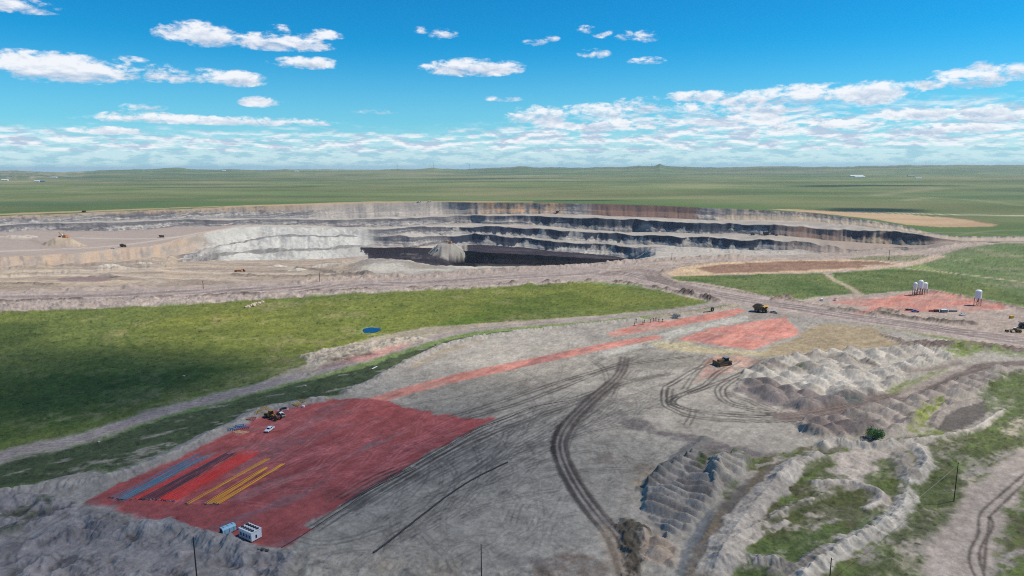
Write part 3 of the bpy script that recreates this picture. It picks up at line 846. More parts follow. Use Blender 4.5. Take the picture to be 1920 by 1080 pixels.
c_ = fbm(x, y, 3.5, 3, 82, .6); tint(ix, m_ * np.clip(-c_ - .25, 0, 1) * .8, (.5, .6, .55))
ix, m_ = poly([(330, 592), (700, 560), (1100, 535), (1200, 560), (900, 600), (700, 650), (430, 668), (260, 645), (240, 620)], 25, 15, 40); tint(ix, m_, (1.24, 1.14, .98))
g5 = fbm(FX[ix], FY[ix], 9, 5, 283, .7); tint(ix, m_ * np.clip(g5 * 1.5, 0, 1) * .3, (1.2, 1.15, .95)); tint(ix, m_ * np.clip(-g5 * 1.5, 0, 1) * .4, (.72, .82, .74))
ix, m_ = poly([(0, 590), (1100, 535), (1200, 560), (700, 650), (0, 840)], 10, 10, 30)
dry = sst(.42, .75, fbm(FX[ix], FY[ix], 26, 5, 284, .65) + .25 * fbm(FX[ix], FY[ix], 5, 3, 285)); paint(ix, m_ * dry * .45, '8d8660', .7)
for pts in ([(0, 640), (200, 625), (420, 640), (640, 600), (900, 560)], [(120, 770), (330, 700), (560, 640)], [(780, 560), (760, 600), (700, 650)], [(300, 575), (420, 640), (520, 670)]):
    ix, m_, d_, t_ = line(pts, .5, .4, .5, 6); tint(ix, m_ * np.clip(.5 + fbm(t_, d_ * 0, 20, 3, 286), 0, 1), (1.3, 1.2, 1.15))
# darker field patches, the lower left ones cloud shade put into the colour
for pl, f in (([(0, 605), (60, 608), (110, 625), (60, 640), (0, 645), (-200, 640)], (.55, .62, .62)), ([(930, 560), (1080, 545), (1150, 575), (1000, 590), (880, 600)], (.72, .80, .72)), ([(-300, 700), (300, 690), (420, 690), (300, 760), (0, 830), (-300, 900)], (.62, .74, .66)), ([(150, 660), (330, 690), (500, 680), (300, 725), (100, 720)], (.78, .88, .8)),
              ([(700, 640), (900, 590), (900, 612), (750, 645)], (.8, .95, .7))):
    ix, m_ = poly(pl, 12, 10, 30); tint(ix, m_, f)
# yellower dry band along the lower side
ix, m_ = poly([(250, 745), (400, 715), (560, 672), (600, 668), (560, 690), (420, 730), (280, 765), (0, 815), (0, 790)], 5, 8, 14)
paint(ix, m_ * np.clip(.35 + fbm(FX[ix], FY[ix], 7, 4, 83, .6), 0, 1) * .6, '8a8665', .7)
# the oval turning marks in the field
ov = [(560, 588), (430, 596), (290, 602), (232, 622), (224, 642), (250, 660), (330, 671), (430, 672), (560, 664), (690, 640)]
for pts, wd, f in ((ov, 1.6, (1.22, 1.14, 1.15)), ([(p[0] + 16, p[1] - 3) for p in ov[2:8]], 1.2, (.72, .76, .7)), (ov, 5, (1.08, 1.05, 1.05)), ([(600, 592), (470, 604), (300, 608), (250, 630), (270, 655)], 1.6, (1.2, 1.2, 1.05))):
    ix, m_, d_, t_ = line(pts, wd, 1.2, .7, 6); tint(ix, m_ * .8, f)
for pts in ([(430, 715), (560, 690), (660, 652), (690, 628), (740, 598), (800, 575)], [(560, 665), (620, 658), (690, 632), (760, 600)]):
    ix, m_, d_, t_ = line(pts, 1.6, 1.2, .7, 6); tint(ix, m_ * .7, (1.3, 1.3, 1.0))
# strip under the track: dark green, mottled with bare streaks
ix, m_ = poly([(-500, 1060), (0, 866), (150, 836), (320, 782), (460, 745), (570, 716), (680, 690), (760, 664), (860, 634), (960, 620), (1150, 604), (1210, 598), (1130, 608), (980, 622), (880, 640), (800, 668), (690, 716), (640, 738), (560, 752), (500, 762), (400, 805), (320, 845), (230, 880), (60, 905), (0, 915), (-500, 1110)], 1.5, 2.5, 7)
x = FX[ix]; y = FY[ix]; paint(ix, m_, '46523a', 1.0, reg=0)
tint(ix, m_ * np.clip(fbm(x, y, 20, 4, 84), 0, 1) * .5, (1.3, 1.2, 1.0)); tint(ix, m_ * np.clip(-fbm(x, y, 6, 4, 85), 0, 1) * .6, .6)
xr, yr = rot(x, y, math.radians(35)); st = fbm(xr * .25, yr, 4, 4, 86, .6)
paint(ix, m_ * sst(.35, .8, st) * .75, '97918a', .2)
ix, m_ = poly([(90, 900), (150, 872), (260, 850), (330, 835), (270, 862), (200, 880), (130, 905)], 3, 6, 8); paint(ix, m_ * np.clip(.4 + fbm(FX[ix], FY[ix], 4, 4, 87, .6), 0, 1), '9a948f', .1)
# dirt track
TR = [(-500, 1080), (-200, 930), (0, 856), (150, 822), (300, 773), (450, 735), (560, 705), (650, 681), (740, 655), (800, 637), (870, 620), (960, 610), (1080, 600), (1200, 589), (1290, 579), (1345, 570)]
ix, m_, d_, t_ = line(TR, 7.5, 2.5, 2.5, 7); paint(ix, m_ * .8, '938c86', .1)
ix, m_, d_, t_ = line(TR, 4.6, .8, .5, 6); paint(ix, m_, '958a88', 0, reg=R_TRACK)
for o in (-2.2, 0.2, 2.4):
    lanes(TR, (o,), .45, '716769', .7, .4, dom=FORE)
lanes(TR, (-3.6, -1.0, 1.4, 3.9), .4, 'aca39e', .5, .4, dom=FORE)
ix, m_ = poly([(640, 650), (700, 632), (790, 614), (900, 606), (1060, 596), (1210, 584), (1060, 600), (900, 613), (800, 632), (740, 652), (660, 674), (560, 700), (480, 722), (540, 694), (600, 676)], 2, 2, 6); paint(ix, m_ * .7, 'a89a92', 0); 
ix, m_ = poly([(690, 676), (650, 680), (630, 668), (700, 655), (760, 640), (770, 646), (720, 664)], 2, 2, 6); paint(ix, m_ * .7, 'b5837a')
ix, m_ = poly([(560, 705), (650, 680), (710, 664), (700, 656), (640, 668), (600, 690)], 2, 3, 5); paint(ix, m_ * .6, '7d6264')
# rough spoil west of the pond
ix, m_ = poly([(556, 668), (620, 655), (690, 640), (780, 632), (800, 637), (720, 655), (650, 672), (600, 682), (590, 700), (560, 706), (596, 690)], 2, 3, 6)
paint(ix, m_, 'aaa195', .1); BZ[ix] += m_ * (.8 + 1.6 * fbm(FX[ix], FY[ix], 7, 4, 88, .6)); tint(ix, m_ * np.clip(-fbm(FX[ix], FY[ix], 4, 4, 89), 0, 1), .45)
for pts in ([(595, 672), (640, 668), (690, 663)], [(610, 677), (650, 672)]):
    ix, m_, d_, t_ = line(pts, 1.6, 1, 1, 4); paint(ix, m_ * .8, '4b3d36'); BZ[ix] -= m_ * 1.2
# pond basin
PONDC = at(696, 617.5, 0)
q = np.nonzero(FORE & (np.abs(FX - PONDC[0]) < 30) & (np.abs(FY - PONDC[1]) < 40))
# ---------------------------------------------------------------- the grey work yard
YARD = [(1392, 574), (1340, 580), (1250, 594), (1150, 606), (1000, 620), (900, 635), (840, 648), (800, 668), (740, 693), (700, 716), (640, 741), (560, 755), (500, 766), (420, 803), (380, 822), (330, 852), (270, 882), (180, 903), (100, 908), (0, 922), (-300, 992), (-900, 1300), (-900, 2600), (2900, 2600), (2900, 900), (2300, 800), (1920, 660), (1800, 641), (1642, 612), (1488, 589), (1410, 578)]
ix, m_ = poly(YARD, 1.2, 1.2, 6)
x = FX[ix]; y = FY[ix]
sa = math.atan2(*(at(1150, 690)[:2] - at(620, 960)[:2])[::-1])
xr, yr = rot(x, y, sa)
paint(ix, m_, '99948d', 0, reg=R_YARD)
g_ = fbm(x, y, 60, 4, 90); tint(ix, m_ * np.clip(g_, 0, 1) * .5, (1.16, 1.13, 1.08)); tint(ix, m_ * np.clip(-g_, 0, 1) * .5, (.84, .84, .86))
g_ = fbm(xr * .12, yr, 3.0, 4, 91, .6); tint(ix, m_ * np.clip(-g_, 0, 1) * .35, .72); tint(ix, m_ * np.clip(g_, 0, 1) * .3, 1.18)
g_ = fbm(x, y, 11, 4, 92, .6); tint(ix, m_ * np.clip(-g_, 0, 1) * .35, .75)
# thin wandering wheel marks all over the yard
DK = .5
rnd = random.Random(4)
def marks(boxpts, n, lng, ang, spread_, a=.4, wd=.25, colr='5d5a58', regs=None):
    W = wpts(boxpts)
    for _ in range(n):
        u, v = rnd.random(), rnd.random()
        c = (W[0] * (1 - u) + W[1] * u) * (1 - v) + (W[3] * (1 - u) + W[2] * u) * v
        th = ang + rnd.gauss(0, spread_); cv = rnd.gauss(0, .0035)
        L_ = lng * rnd.uniform(.4, 1.3); pts = []
        p = c.copy()
        for s_ in range(9):
            pts.append(p.copy()); p = p + L_ / 8 * np.array([math.cos(th), math.sin(th)]); th += cv * L_ / 8 * 3
        W2 = np.array(pts)
        for off in (0, 2.1):
            W3 = W2 + off * np.array([-math.sin(th), math.cos(th)])
            ix = near(W3, 1.5, FORE & ((REG == R_PAD) if colr in ('9a7068', 'c5787a') else (REG == R_YARD)))
            d_, t_, s__ = seg_d(W3, FX[ix], FY[ix])
            fp_ = FPR[ix]; w2_ = np.maximum(wd, .3 * fp_); f = sst(w2_ + .3 + .4 * fp_, w2_ - .1 - .4 * fp_, d_) * a * np.minimum(1, .35 + .65 * wd / w2_) * sst(0, 6, t_) * (0.6 + .4 * fbm(t_, t_ * 0, 5, 2, 93))
            paint(ix, np.clip(f, 0, 1), colr)


# damp darker sweeps and light areas
for pl, f, sft in (([(870, 700), (1080, 700), (1000, 760), (860, 790), (760, 780)], .84, 10), ([(600, 1000), (900, 860), (1000, 900), (760, 1060)], .88, 10), ([(860, 640), (1060, 620), (1150, 640), (960, 680), (820, 690)], 1.12, 12),
                   ([(1120, 770), (1240, 800), (1300, 860), (1180, 900), (1080, 840)], 1.05, 8), ([(900, 980), (1060, 900), (1130, 1000), (1100, 1080), (900, 1080)], 1.02, 8), ([(1230, 690), (1400, 700), (1260, 800), (1160, 740)], 1.06, 8)):
    ix, m_ = poly(pl, sft, 8, 25, dom=FORE); tint(ix, m_, f)
# tan cleared ground and pale lane by the far pads
ix, m_ = poly([(1425, 668), (1445, 650), (1505, 628), (1520, 612), (1560, 608), (1640, 614), (1665, 630), (1700, 652), (1600, 656), (1520, 664)], 2, 3, 8); paint(ix, m_, '998b74')
tint(ix, m_ * np.clip(fbm(rot(FX[ix], FY[ix], .5)[0] * .12, rot(FX[ix], FY[ix], .5)[1], 3, 3, 94) * 1.2, 0, 1) * .5, .72)
ix, m_ = poly([(1090, 655), (1180, 640), (1270, 617), (1400, 590), (1410, 600), (1340, 612), (1260, 634), (1250, 645), (1130, 668)], 2, 2, 6); paint(ix, m_ * .7, 'b5b3ac')
ix, m_ = poly([(1215, 640), (1290, 640), (1320, 652), (1440, 660), (1440, 668), (1330, 664), (1240, 655)], 2, 2, 5); paint(ix, m_ * .7, 'b8ac88')
ix, m_ = poly([(1145, 675), (1230, 660), (1330, 665), (1300, 690), (1180, 690)], 3, 3, 6); paint(ix, m_ * .5, '77736c')
ix, m_ = poly([(1410, 580), (1490, 592), (1520, 605), (1480, 596), (1400, 600)], 2, 2, 6); paint(ix, m_ * .6, '857b76')
# ---- red crushed-rock pads
pads = [([(160, 944), (190, 925), (232, 903), (300, 868), (400, 815), (440, 790), (478, 770), (530, 757), (600, 750), (668, 747), (716, 747), (740, 757), (768, 766), (800, 770), (812, 772), (808, 778), (840, 776), (862, 782), (900, 784), (930, 783), (918, 790), (882, 808), (800, 852), (740, 890), (680, 920), (622, 960), (590, 975), (576, 984), (590, 990), (583, 1000), (560, 1012), (536, 1028), (500, 1029), (470, 1025), (400, 1006), (330, 985), (250, 968), (190, 955)], '9e504f', 1.6),
        ([(690, 747), (760, 726), (860, 700), (1000, 671), (1130, 644), (1230, 628), (1245, 634), (1130, 656), (1000, 684), (870, 713), (780, 736), (725, 752)], 'bd8277', .5),
        ([(1138, 625), (1200, 606), (1262, 600), (1330, 588), (1385, 578), (1398, 583), (1372, 593), (1300, 606), (1220, 620), (1150, 632)], 'b97e73', .9),
        ([(1268, 637), (1330, 616), (1400, 605), (1472, 595), (1482, 605), (1502, 625), (1440, 645), (1412, 656), (1350, 648), (1310, 641)], 'c98a7e', .9),
        ([(1322, 676), (1350, 663), (1398, 668), (1425, 676), (1400, 688), (1360, 700), (1318, 716), (1298, 720), (1316, 700)], 'bd9788', 1.5),
        ([(1560, 561), (1640, 560), (1725, 547), (1760, 548), (1880, 573), (1892, 579), (1850, 583), (1700, 586), (1662, 578), (1622, 590), (1596, 590), (1632, 576), (1560, 568)], 'bd8276', 1.0)]
for i_, (pl, cc, na) in enumerate(pads):
    ix, m_ = poly(pl, .9 if i_ == 0 else 1.2, na, 5, seed=95 + i_)
    x = FX[ix]; y = FY[ix]
    if i_ == 4:
        m_ = m_ * np.clip(.55 + .5 * fbm(x, y, 6, 3, 96), 0, 1)
    if i_ == 5:
        m_ = m_ * np.clip(.85 + .6 * fbm(x * .5, y, 14, 3, 97), 0, 1)
    paint(ix, m_ * .96, cc, 0, reg=R_PAD)
    xr, yr = rot(x, y, sa)
    tint(ix, m_ * np.clip(fbm(xr * .1, yr, 2.2, 4, 98, .6), 0, 1) * .45, (.66, .66, .70))
    tint(ix, m_ * np.clip(-fbm(xr * .12, yr, 9, 4, 199, .65) * 1.6, 0, 1) * .7, (.74, .76, .80)); tint(ix, m_ * np.clip(fbm(xr * .12, yr, 5, 4, 99, .6), 0, 1) * .8, (1.22, 1.16, 1.12))
    paint(ix, m_ * sst(.2, .8, fbm(xr * .3, yr, 12, 4, 100, .65)) * .6, '806468')
    paint(ix, m_ * sst(.55, .8, fbm(xr * .2, yr, 7, 4, 101, .6)) * .3, '8f8382')
    if i_:
        paint(ix, m_ * sst(0, .7, fbm(x * .5, y, 18, 5, 301, .65)) * .6, 'a8958a')
        tint(ix, m_ * np.clip(fbm(xr * .2, yr, 3.5, 4, 302, .65) * 1.6, 0, 1) * .7, (.80, .74, .72))
# strip of dust along the pad's outer edge
ix, m_, d_, t_ = line([(165, 945), (250, 968), (400, 1006), (500, 1029)], 1.2, 1.5, 1, 4); paint(ix, m_ * .3, 'a08f88')
# painted-bright rock dust under the laid out cables
for pts, wd, cc, a in (([(232, 928), (300, 895), (372, 855)], 1.4, '476f86', .45), ([(225, 934), (320, 894), (385, 858)], 2.2, '4f8a9c', .45), ([(262, 932), (350, 885), (425, 850)], 1.2, 'cf3037', .6), ([(310, 936), (400, 890), (470, 850)], 3.6, 'd8352c', .65), ([(290, 933), (370, 890), (430, 855)], 2.6, '543040', .55), ([(330, 938), (440, 890), (500, 855)], 1.5, 'c9473f', .4)):
    ix, m_, d_, t_ = line(pts, wd, 1.4, 1.2, 4)
    g_ = fbm(t_ * .12, d_, 1.0, 3, 102, .6); paint(ix, m_ * a * np.clip(.55 + .7 * g_, 0, 1), cc)
marks([(450, 800), (850, 790), (650, 950), (300, 960)], 90, 50, sa, .3, .5, .2, 'c5787a')

marks([(1280, 600), (1470, 595), (1500, 630), (1300, 650)], 26, 40, sa, .15, .4, .2, '9a7068')
# ---- wheel tracks on the yard
TRK = [([(846, 782), (950, 750), (1050, 716), (1130, 692), (1190, 672)], 2, .75), ([(868, 786), (975, 756), (1080, 716), (1165, 686), (1300, 668)], 2, .7), ([(905, 760), (1000, 728), (1090, 706), (1160, 690)], 1, .45),
       ([(588, 992), (700, 921), (800, 862), (900, 806), (1000, 766), (1080, 748), (1118, 735)], 3, .7), ([(660, 955), (760, 896), (870, 834), (980, 790), (1060, 762)], 2, .7), ([(700, 945), (830, 868), (960, 800), (1050, 770)], 2, .5),
       ([(640, 935), (700, 900), (745, 880)], 3, .7), ([(1010, 790), (1100, 745), (1180, 715), (1240, 702)], 2, .5), ([(1085, 760), (1160, 722), (1260, 700)], 2, .5), ([(1075, 800), (1130, 765), (1200, 735), (1260, 715)], 1, .4),
       ([(870, 900), (900, 870), (960, 835), (985, 830), (1000, 850)], 1, .4), ([(800, 935), (860, 900), (930, 850), (950, 810)], 2, .45), ([(1070, 900), (1062, 860), (1085, 800), (1130, 760)], 1, .4),
       ([(1365, 670), (1310, 690), (1262, 718), (1247, 728), (1246, 757), (1262, 768), (1300, 782), (1380, 789), (1470, 789), (1530, 783)], 2, .9), ([(1385, 676), (1345, 700), (1320, 722), (1275, 742), (1262, 755), (1290, 768), (1350, 773), (1480, 779)], 2, .9),
       ([(1432, 676), (1392, 700), (1345, 718), (1300, 735), (1262, 745), (1256, 757), (1300, 770)], 2, .85), ([(1258, 728), (1256, 750), (1280, 766), (1360, 778), (1480, 783)], 2, .8), ([(1330, 672), (1300, 705), (1284, 730)], 2, .6),
       ([(1300, 766), (1298, 778), (1288, 797)], 2, .6), ([(1395, 700), (1365, 716), (1350, 732), (1362, 752), (1400, 765), (1460, 778)], 3, .8), ([(1360, 738), (1400, 748), (1430, 762), (1480, 780)], 3, .7),
       ([(560, 1010), (600, 1018), (660, 1010), (720, 990)], 2, .4), ([(640, 760), (760, 760), (900, 735), (1010, 705)], 1, .3), ([(1100, 670), (1130, 690), (1140, 720)], 2, .5), ([(1190, 690), (1160, 720), (1150, 740)], 1, .5)]
for pts, nn_, a in TRK:
    for j_ in range(nn_):
        lanes(pts, (j_ * 2.6 - 1.3 * (nn_ - 1),), .5, '3d3937', min(1, a * 1.3), .15, dom=FORE)
marks([(640, 760), (1180, 650), (1400, 700), (560, 1080)], 170, 60, sa, .14, .5, .2)
marks([(600, 990), (1000, 770), (1100, 800), (760, 1080)], 70, 70, sa, .1, .6, .22)
marks([(700, 1000), (1050, 900), (1100, 1080), (600, 1080)], 50, 28, sa + .6, .8, .4, .18)
marks([(1080, 780), (1250, 720), (1300, 880), (1150, 1000)], 60, 26, sa + .5, 1.0, .4, .18)
marks([(1120, 690), (1400, 690), (1500, 800), (1200, 790)], 40, 30, sa - .4, .6, .4, .2)
for cx_, cy_, r_ in ((880, 1042, 6), (690, 1012, 6), (1200, 850, 5), (650, 985, 8), (1135, 690, 8), (1010, 720, 8), (560, 940, 10), (815, 760, 8)):
    c = at(cx_, cy_)[:2]
    a0_ = rnd.uniform(0, 6.28)
    W = np.array([c + r_ * np.array([math.cos(a0_ + t_), math.sin(a0_ + t_)]) for t_ in np.linspace(0, 2.6, 16)])
    for k_ in (0, 1.6, 2.6):
        W2 = c + (W - c) * (1 + k_ / r_)
        ix = near(W2, 2, FORE); d_, t_, s__ = seg_d(W2, FX[ix], FY[ix]); paint(ix, sst(.5, .1, d_) * .3, '55514f')
# dark freshly graded lane down the middle of the yard
LN = [(1172, 670), (1166, 695), (1150, 716), (1112, 748), (1075, 785), (1053, 818), (1050, 845), (1062, 880), (1088, 925), (1122, 970), (1150, 1003), (1168, 1040), (1180, 1080), (1188, 1130)]
ix, m_, d_, t_ = line(LN, 3.3, .7, .5, 3); paint(ix, m_ * .85 * sst(0, 70, t_) * (.8 + .3 * fbm(t_, d_ * 3, 12, 3, 333)), '756d69', reg=R_TRACK)
BZ[ix] += .25 * m_
lanes(LN[2:], (-3.2, 3.2), .6, '3b3533', .85, .5, dom=FORE); lanes(LN[1:], (-1.3, 1.1), .5, '938c87', .65, .4, dom=FORE)
for o_, a_ in ((-1.8, .6), (1.6, .6), (4.5, .5), (7.0, .4), (-5.0, .4)):
    lanes([(p[0] + o_ * .6, p[1]) for p in LN[:6]], (o_ * .5,), .35, '4a4543', a_, .25, dom=FORE); lanes(LN, (0, 2.3, -2.4), .35, '524c4a', .55, .3, dom=FORE)
ix, m_ = poly([(1135, 985), (1160, 1010), (1195, 1100), (1160, 1120), (1120, 1000)], 2, 1, 4); paint(ix, m_ * .45, 'a08e7a')
ix, m_ = poly([(1150, 985), (1165, 972), (1190, 975), (1215, 1000), (1200, 1060), (1205, 1110), (1180, 1100), (1172, 1040)], 1.5, 2, 4); paint(ix, m_ * .85, '4d463c'); BZ[ix] += m_ * (1.2 + fbm(FX[ix], FY[ix], 3, 3, 103))
ix, m_ = poly([(1040, 800), (1055, 790), (1040, 830), (1044, 860), (1030, 845)], 1, 1, 2); paint(ix, m_ * .8, '3b3533')
# stains
for pl, cc, a in (([(1100, 857), (1140, 850), (1172, 858), (1165, 872), (1120, 868)], '796a5c', .7), ([(1160, 868), (1260, 872), (1290, 895), (1220, 900), (1170, 880)], '7d7064', .55), ([(1112, 860), (1150, 857), (1152, 864), (1120, 864)], '938f8a', .8),
                  ([(1188, 902), (1206, 903), (1200, 912), (1190, 912)], 'a9824a', .7), ([(1205, 893), (1235, 888), (1240, 894), (1212, 896)], 'a08a55', .7), ([(1210, 950), (1226, 955), (1222, 970), (1213, 968)], 'a67d4d', .5), ([(1000, 1050), (1080, 1030), (1140, 1060), (1140, 1090), (1000, 1100)], '6b5a50', .7),
                  ([(940, 1040), (1040, 1042), (1060, 1060), (960, 1060)], '6c6868', .6), ([(1140, 790), (1200, 785), (1240, 810), (1320, 820), (1440, 850), (1500, 850), (1480, 870), (1360, 862), (1300, 835), (1230, 815)], '655d5f', .85), ([(1140, 775), (1170, 773), (1230, 800), (1215, 812)], '6c6868', .6)):
    ix, m_ = poly(pl, 2.0, 2.5, 5); paint(ix, m_ * a * np.clip(.8 + .6 * fbm(FX[ix], FY[ix], 3, 3, 104), 0, 1), cc)
# yellow rut marks at the yard's upper edge
for pts in ([(770, 686), (800, 668), (850, 652), (905, 640)], [(775, 690), (815, 668), (870, 650)]):
    ix, m_, d_, t_ = line(pts, .8, .6, .3, 3); paint(ix, m_ * .6, 'b09468')

# ---- relief: banks and heaps
HS = .72
def ridge(pts, wd, h, colr=None, gul=.35, a=1.0, seed=110, crest=None, reg=R_SPOIL, k=6, rag=.25):
    W = smooth(pts, k)
    ix = near(W, wd * 1.6 + 2, FORE)
    x = FX[ix]; y = FY[ix]
    d, t, side = seg_d(W, x, y)
    g1 = fbm(t, d * .3, wd * .42, 3, seed, .6)
    r = d / wd * (1 + rag * fbm(x, y, wd * .9, 3, seed + 1)) * (1 + .0 * g1)
    pr = np.clip(1 - r, 0, 1)
    h = h * HS
    hh = h * (pr ** 1.15) * (1 + gul * g1 * (1 - pr * .5) + .3 * fbm(t, t * 0, wd * 2.4, 3, seed + 2) + .10 * fbm(x, y, 2.4, 3, seed + 4, .6))
    e_ = sst(0, wd, t) * sst(0, wd, t.max() - t) if len(t) else 1
    BZ[ix] += hh * e_
    if colr:
        paint(ix, sst(1.0, .72, r) * a * e_, colr, 0.0, reg=reg, rt=.6)
    if crest:
        paint(ix, sst(.4, .1, r) * e_ * .6, crest)
    return ix


def heaps(pl, su, sv, ang, h, c1, c2=None, seed=120, jit=.25, el=1.0, cmix=None, reg=R_SPOIL, base=0.0, pw=.85):
    """ground covered by tipped truck loads on a jittered lattice"""
    ix, m_ = poly(pl, 1.5, 2.0, 8)
    x = FX[ix]; y = FY[ix]
    u, v = rot(x, y, ang)
    u = u / su + .15 * fbm(x, y, 14, 2, seed); v = v / sv + .15 * fbm(x, y, 14, 2, seed + 1)
    iu = np.floor(u); iv = np.floor(v)
    best = np.zeros(x.shape); idv = np.zeros(x.shape)
    for a_ in (-1, 0, 1):
        for b_ in (-1, 0, 1):
            cu = iu + a_; cv = iv + b_
            jx = cu + .5 + jit * (hsh(cu, cv, seed) - .5) * 2; jy = cv + .5 + jit * (hsh(cu, cv, seed + 1) - .5) * 2
            sz = .55 + .8 * hsh(cu, cv, seed + 2)
            r_ = np.sqrt(((u - jx)) ** 2 + ((v - jy) * el) ** 2) / (.66 * sz)
            hh = np.clip(1 - r_, 0, 1) * sz
            up = hh > best
            best = np.where(up, hh, best); idv = np.where(up, hsh(cu, cv, seed + 3), idv)
    best = best * (1.15 - .15 * best)
    BZ[ix] += m_ * (base + h * best * (1 + .07 * fbm(x, y, 2.2, 3, seed + 5, .6)))
    paint(ix, m_, c1, 0.0, reg=reg)
    if c2:
        k_ = np.clip(.5 * fbm(x, y, 30, 3, seed + 6) + (idv - .35) * .9, 0, 1)
        paint(ix, m_ * k_, c2)
    tint(ix, m_ * np.clip(fbm(x, y, 2.0, 3, seed + 7, .6), 0, 1) * .4, .72)
    return ix, m_


hd = at(1900, 690)[:2] - at(1500, 790)[:2]; ha = math.atan2(hd[1], hd[0])
heaps([(1378, 735), (1392, 705), (1410, 690), (1455, 676), (1520, 662), (1640, 654), (1700, 654), (1760, 657), (1792, 663), (1786, 676), (1740, 684), (1696, 700), (1690, 716), (1650, 742), (1600, 757), (1545, 768), (1500, 770), (1440, 757), (1385, 742)], 10.5, 11.5, ha, 3.9, 'aaa59e', '8b857f', seed=121, el=.95, jit=.46)
ix, m_ = poly([(1380, 735), (1395, 712), (1440, 712), (1490, 735), (1560, 745), (1640, 735), (1650, 745), (1560, 770), (1500, 775), (1440, 760)], 2, 4, 8); paint(ix, m_ * .8, '6a6163')
ix, m_ = poly([(1400, 690), (1450, 678), (1470, 690), (1430, 702)], 2, 3, 6); paint(ix, m_ * .6, '6d6462')
ix, m_ = poly([(1450, 700), (1560, 700), (1640, 722), (1620, 740), (1560, 735), (1500, 722)], 2, 4, 8); paint(ix, m_ * .6, 'b9b5af')
heaps([(1488, 792), (1560, 777), (1640, 762), (1720, 742), (1784, 716), (1860, 692), (1925, 690), (1915, 704), (1845, 728), (1780, 760), (1730, 782), (1690, 805), (1640, 816), (1560, 822), (1500, 812)], 12.5, 7.4, ha, 4.0, '938b86', '6f6663', seed=131, el=.7, jit=.15)
ix, m_ = poly([(1490, 795), (1560, 782), (1640, 790), (1640, 815), (1560, 822), (1500, 812)], 2, 4, 8); paint(ix, m_ * .55, '5f5557')
hd2 = at(1330, 860)[:2] - at(1230, 980)[:2]; ha2 = math.atan2(hd2[1], hd2[0])
heaps([(1240, 885), (1275, 862), (1300, 850), (1350, 880), (1345, 925), (1318, 960), (1300, 990), (1250, 1010), (1225, 985), (1200, 940), (1215, 905)], 5.2, 9.0, ha2, 3.6, '95918d', '7a7370', seed=141, el=.55, jit=.12)
heaps([(1340, 868), (1385, 850), (1405, 870), (1380, 905), (1345, 930), (1330, 900)], 5.2, 9.0, ha2, 3.2, 'a39e98', '7f7874', seed=142, el=.55, jit=.12)
heaps([(1195, 1000), (1240, 1010), (1275, 1030), (1260, 1060), (1210, 1050)], 8, 9, ha2, 3.2, 'a09184', '8a7d72', seed=143)
heaps([(1640, 622), (1700, 640), (1780, 640), (1860, 645), (1960, 662), (1960, 668), (1860, 655), (1760, 652), (1690, 648)], 6, 6, .3, 2.6, '776d68', '5d5350', seed=144)
# dark drop and bank beside the paddock of heaps
ix, m_ = poly([(1300, 835), (1330, 845), (1360, 850), (1330, 862), (1305, 880)], 2, 2, 4); paint(ix, m_ * .6, '6a6865')
ridge([(1330, 818), (1300, 840), (1262, 868), (1230, 900), (1205, 925)], 4, 1.8, '75726f', seed=150)
# the haul lane through the heaps
LH = [(1470, 781), (1520, 777), (1600, 762), (1660, 748), (1710, 735), (1760, 714), (1810, 696), (1870, 684), (1990, 678)]
ix, m_, d_, t_ = line(LH, 5.4, 1.0, .9, 4); BZ[ix] *= (1 - m_); paint(ix, m_ * .9, '746865', 0, reg=R_TRACK)
lanes(LH, (-3.2, -1.5, 0.4, 2.1, 3.8), .4, '423a38', .8, .4, dom=FORE); lanes(LH, (-.6, 3.0), .4, '93877f', .5, .4, dom=FORE)
ix, m_, d_, t_ = line([(1560, 670), (1600, 676), (1650, 688), (1700, 696), (1760, 690), (1800, 680)], 2.2, 1, .6, 4); BZ[ix] *= (1 - m_); paint(ix, m_ * .8, '7a6e68', 0, reg=R_TRACK)
ix, m_, d_, t_ = line([(1410, 678), (1500, 668), (1600, 676)], 1.6, 1, .6, 4); paint(ix, m_ * .7, '6d625c')
ix, m_ = poly([(1690, 720), (1740, 700), (1775, 692), (1745, 712), (1700, 730), (1640, 748)], 1.5, 2, 6); BZ[ix] *= (1 - .8 * m_); paint(ix, m_ * .7, '6f7a45', .8)
ix, m_ = poly([(1575, 748), (1620, 746), (1615, 756), (1590, 757)], 1, 1, 4); BZ[ix] *= (1 - m_); paint(ix, m_ * .8, '57605f')
ix, m_ = poly([(1672, 752), (1700, 726), (1740, 706), (1790, 690), (1830, 682), (1800, 697), (1740, 725), (1700, 745)], 1.5, 1.5, 6); BZ[ix] *= (1 - .8 * m_); paint(ix, m_ * .6, 'a39a92')

# ---- rough lower right: banks, bare patches and weeds
RG = [(1405, 862), (1460, 850), (1520, 838), (1600, 832), (1680, 828), (1730, 815), (1790, 812), (1850, 795), (1880, 760), (1850, 735), (1860, 720), (1960, 690), (2600, 640), (2900, 1000), (2900, 2600), (1290, 2600), (1285, 1100), (1300, 1040), (1340, 985), (1400, 925)]
ix, m_ = poly(RG, 2, 3, 8)
x = FX[ix]; y = FY[ix]; xr, yr = rot(x, y, ha)
paint(ix, m_, '98918a', .0, reg=R_SPOIL)
vg = .55 * fbm(x, y, 24, 5, 160, .6) + .55 * fbm(xr * .35, yr, 5, 4, 161, .6)
veg = sst(-.36, -.08, vg)
dk_ = fbm(x, y, 9, 4, 162)
cg = lin('5b6b37')[None] * (1 - np.clip(.5 + dk_, 0, 1)[:, None]) + lin('56553a')[None] * np.clip(.5 + dk_, 0, 1)[:, None]
mm = (m_ * veg * .92)[:, None]
C[ix] = C[ix] * (1 - mm) + cg * mm; GR[ix] = np.maximum(GR[ix], m_ * veg)
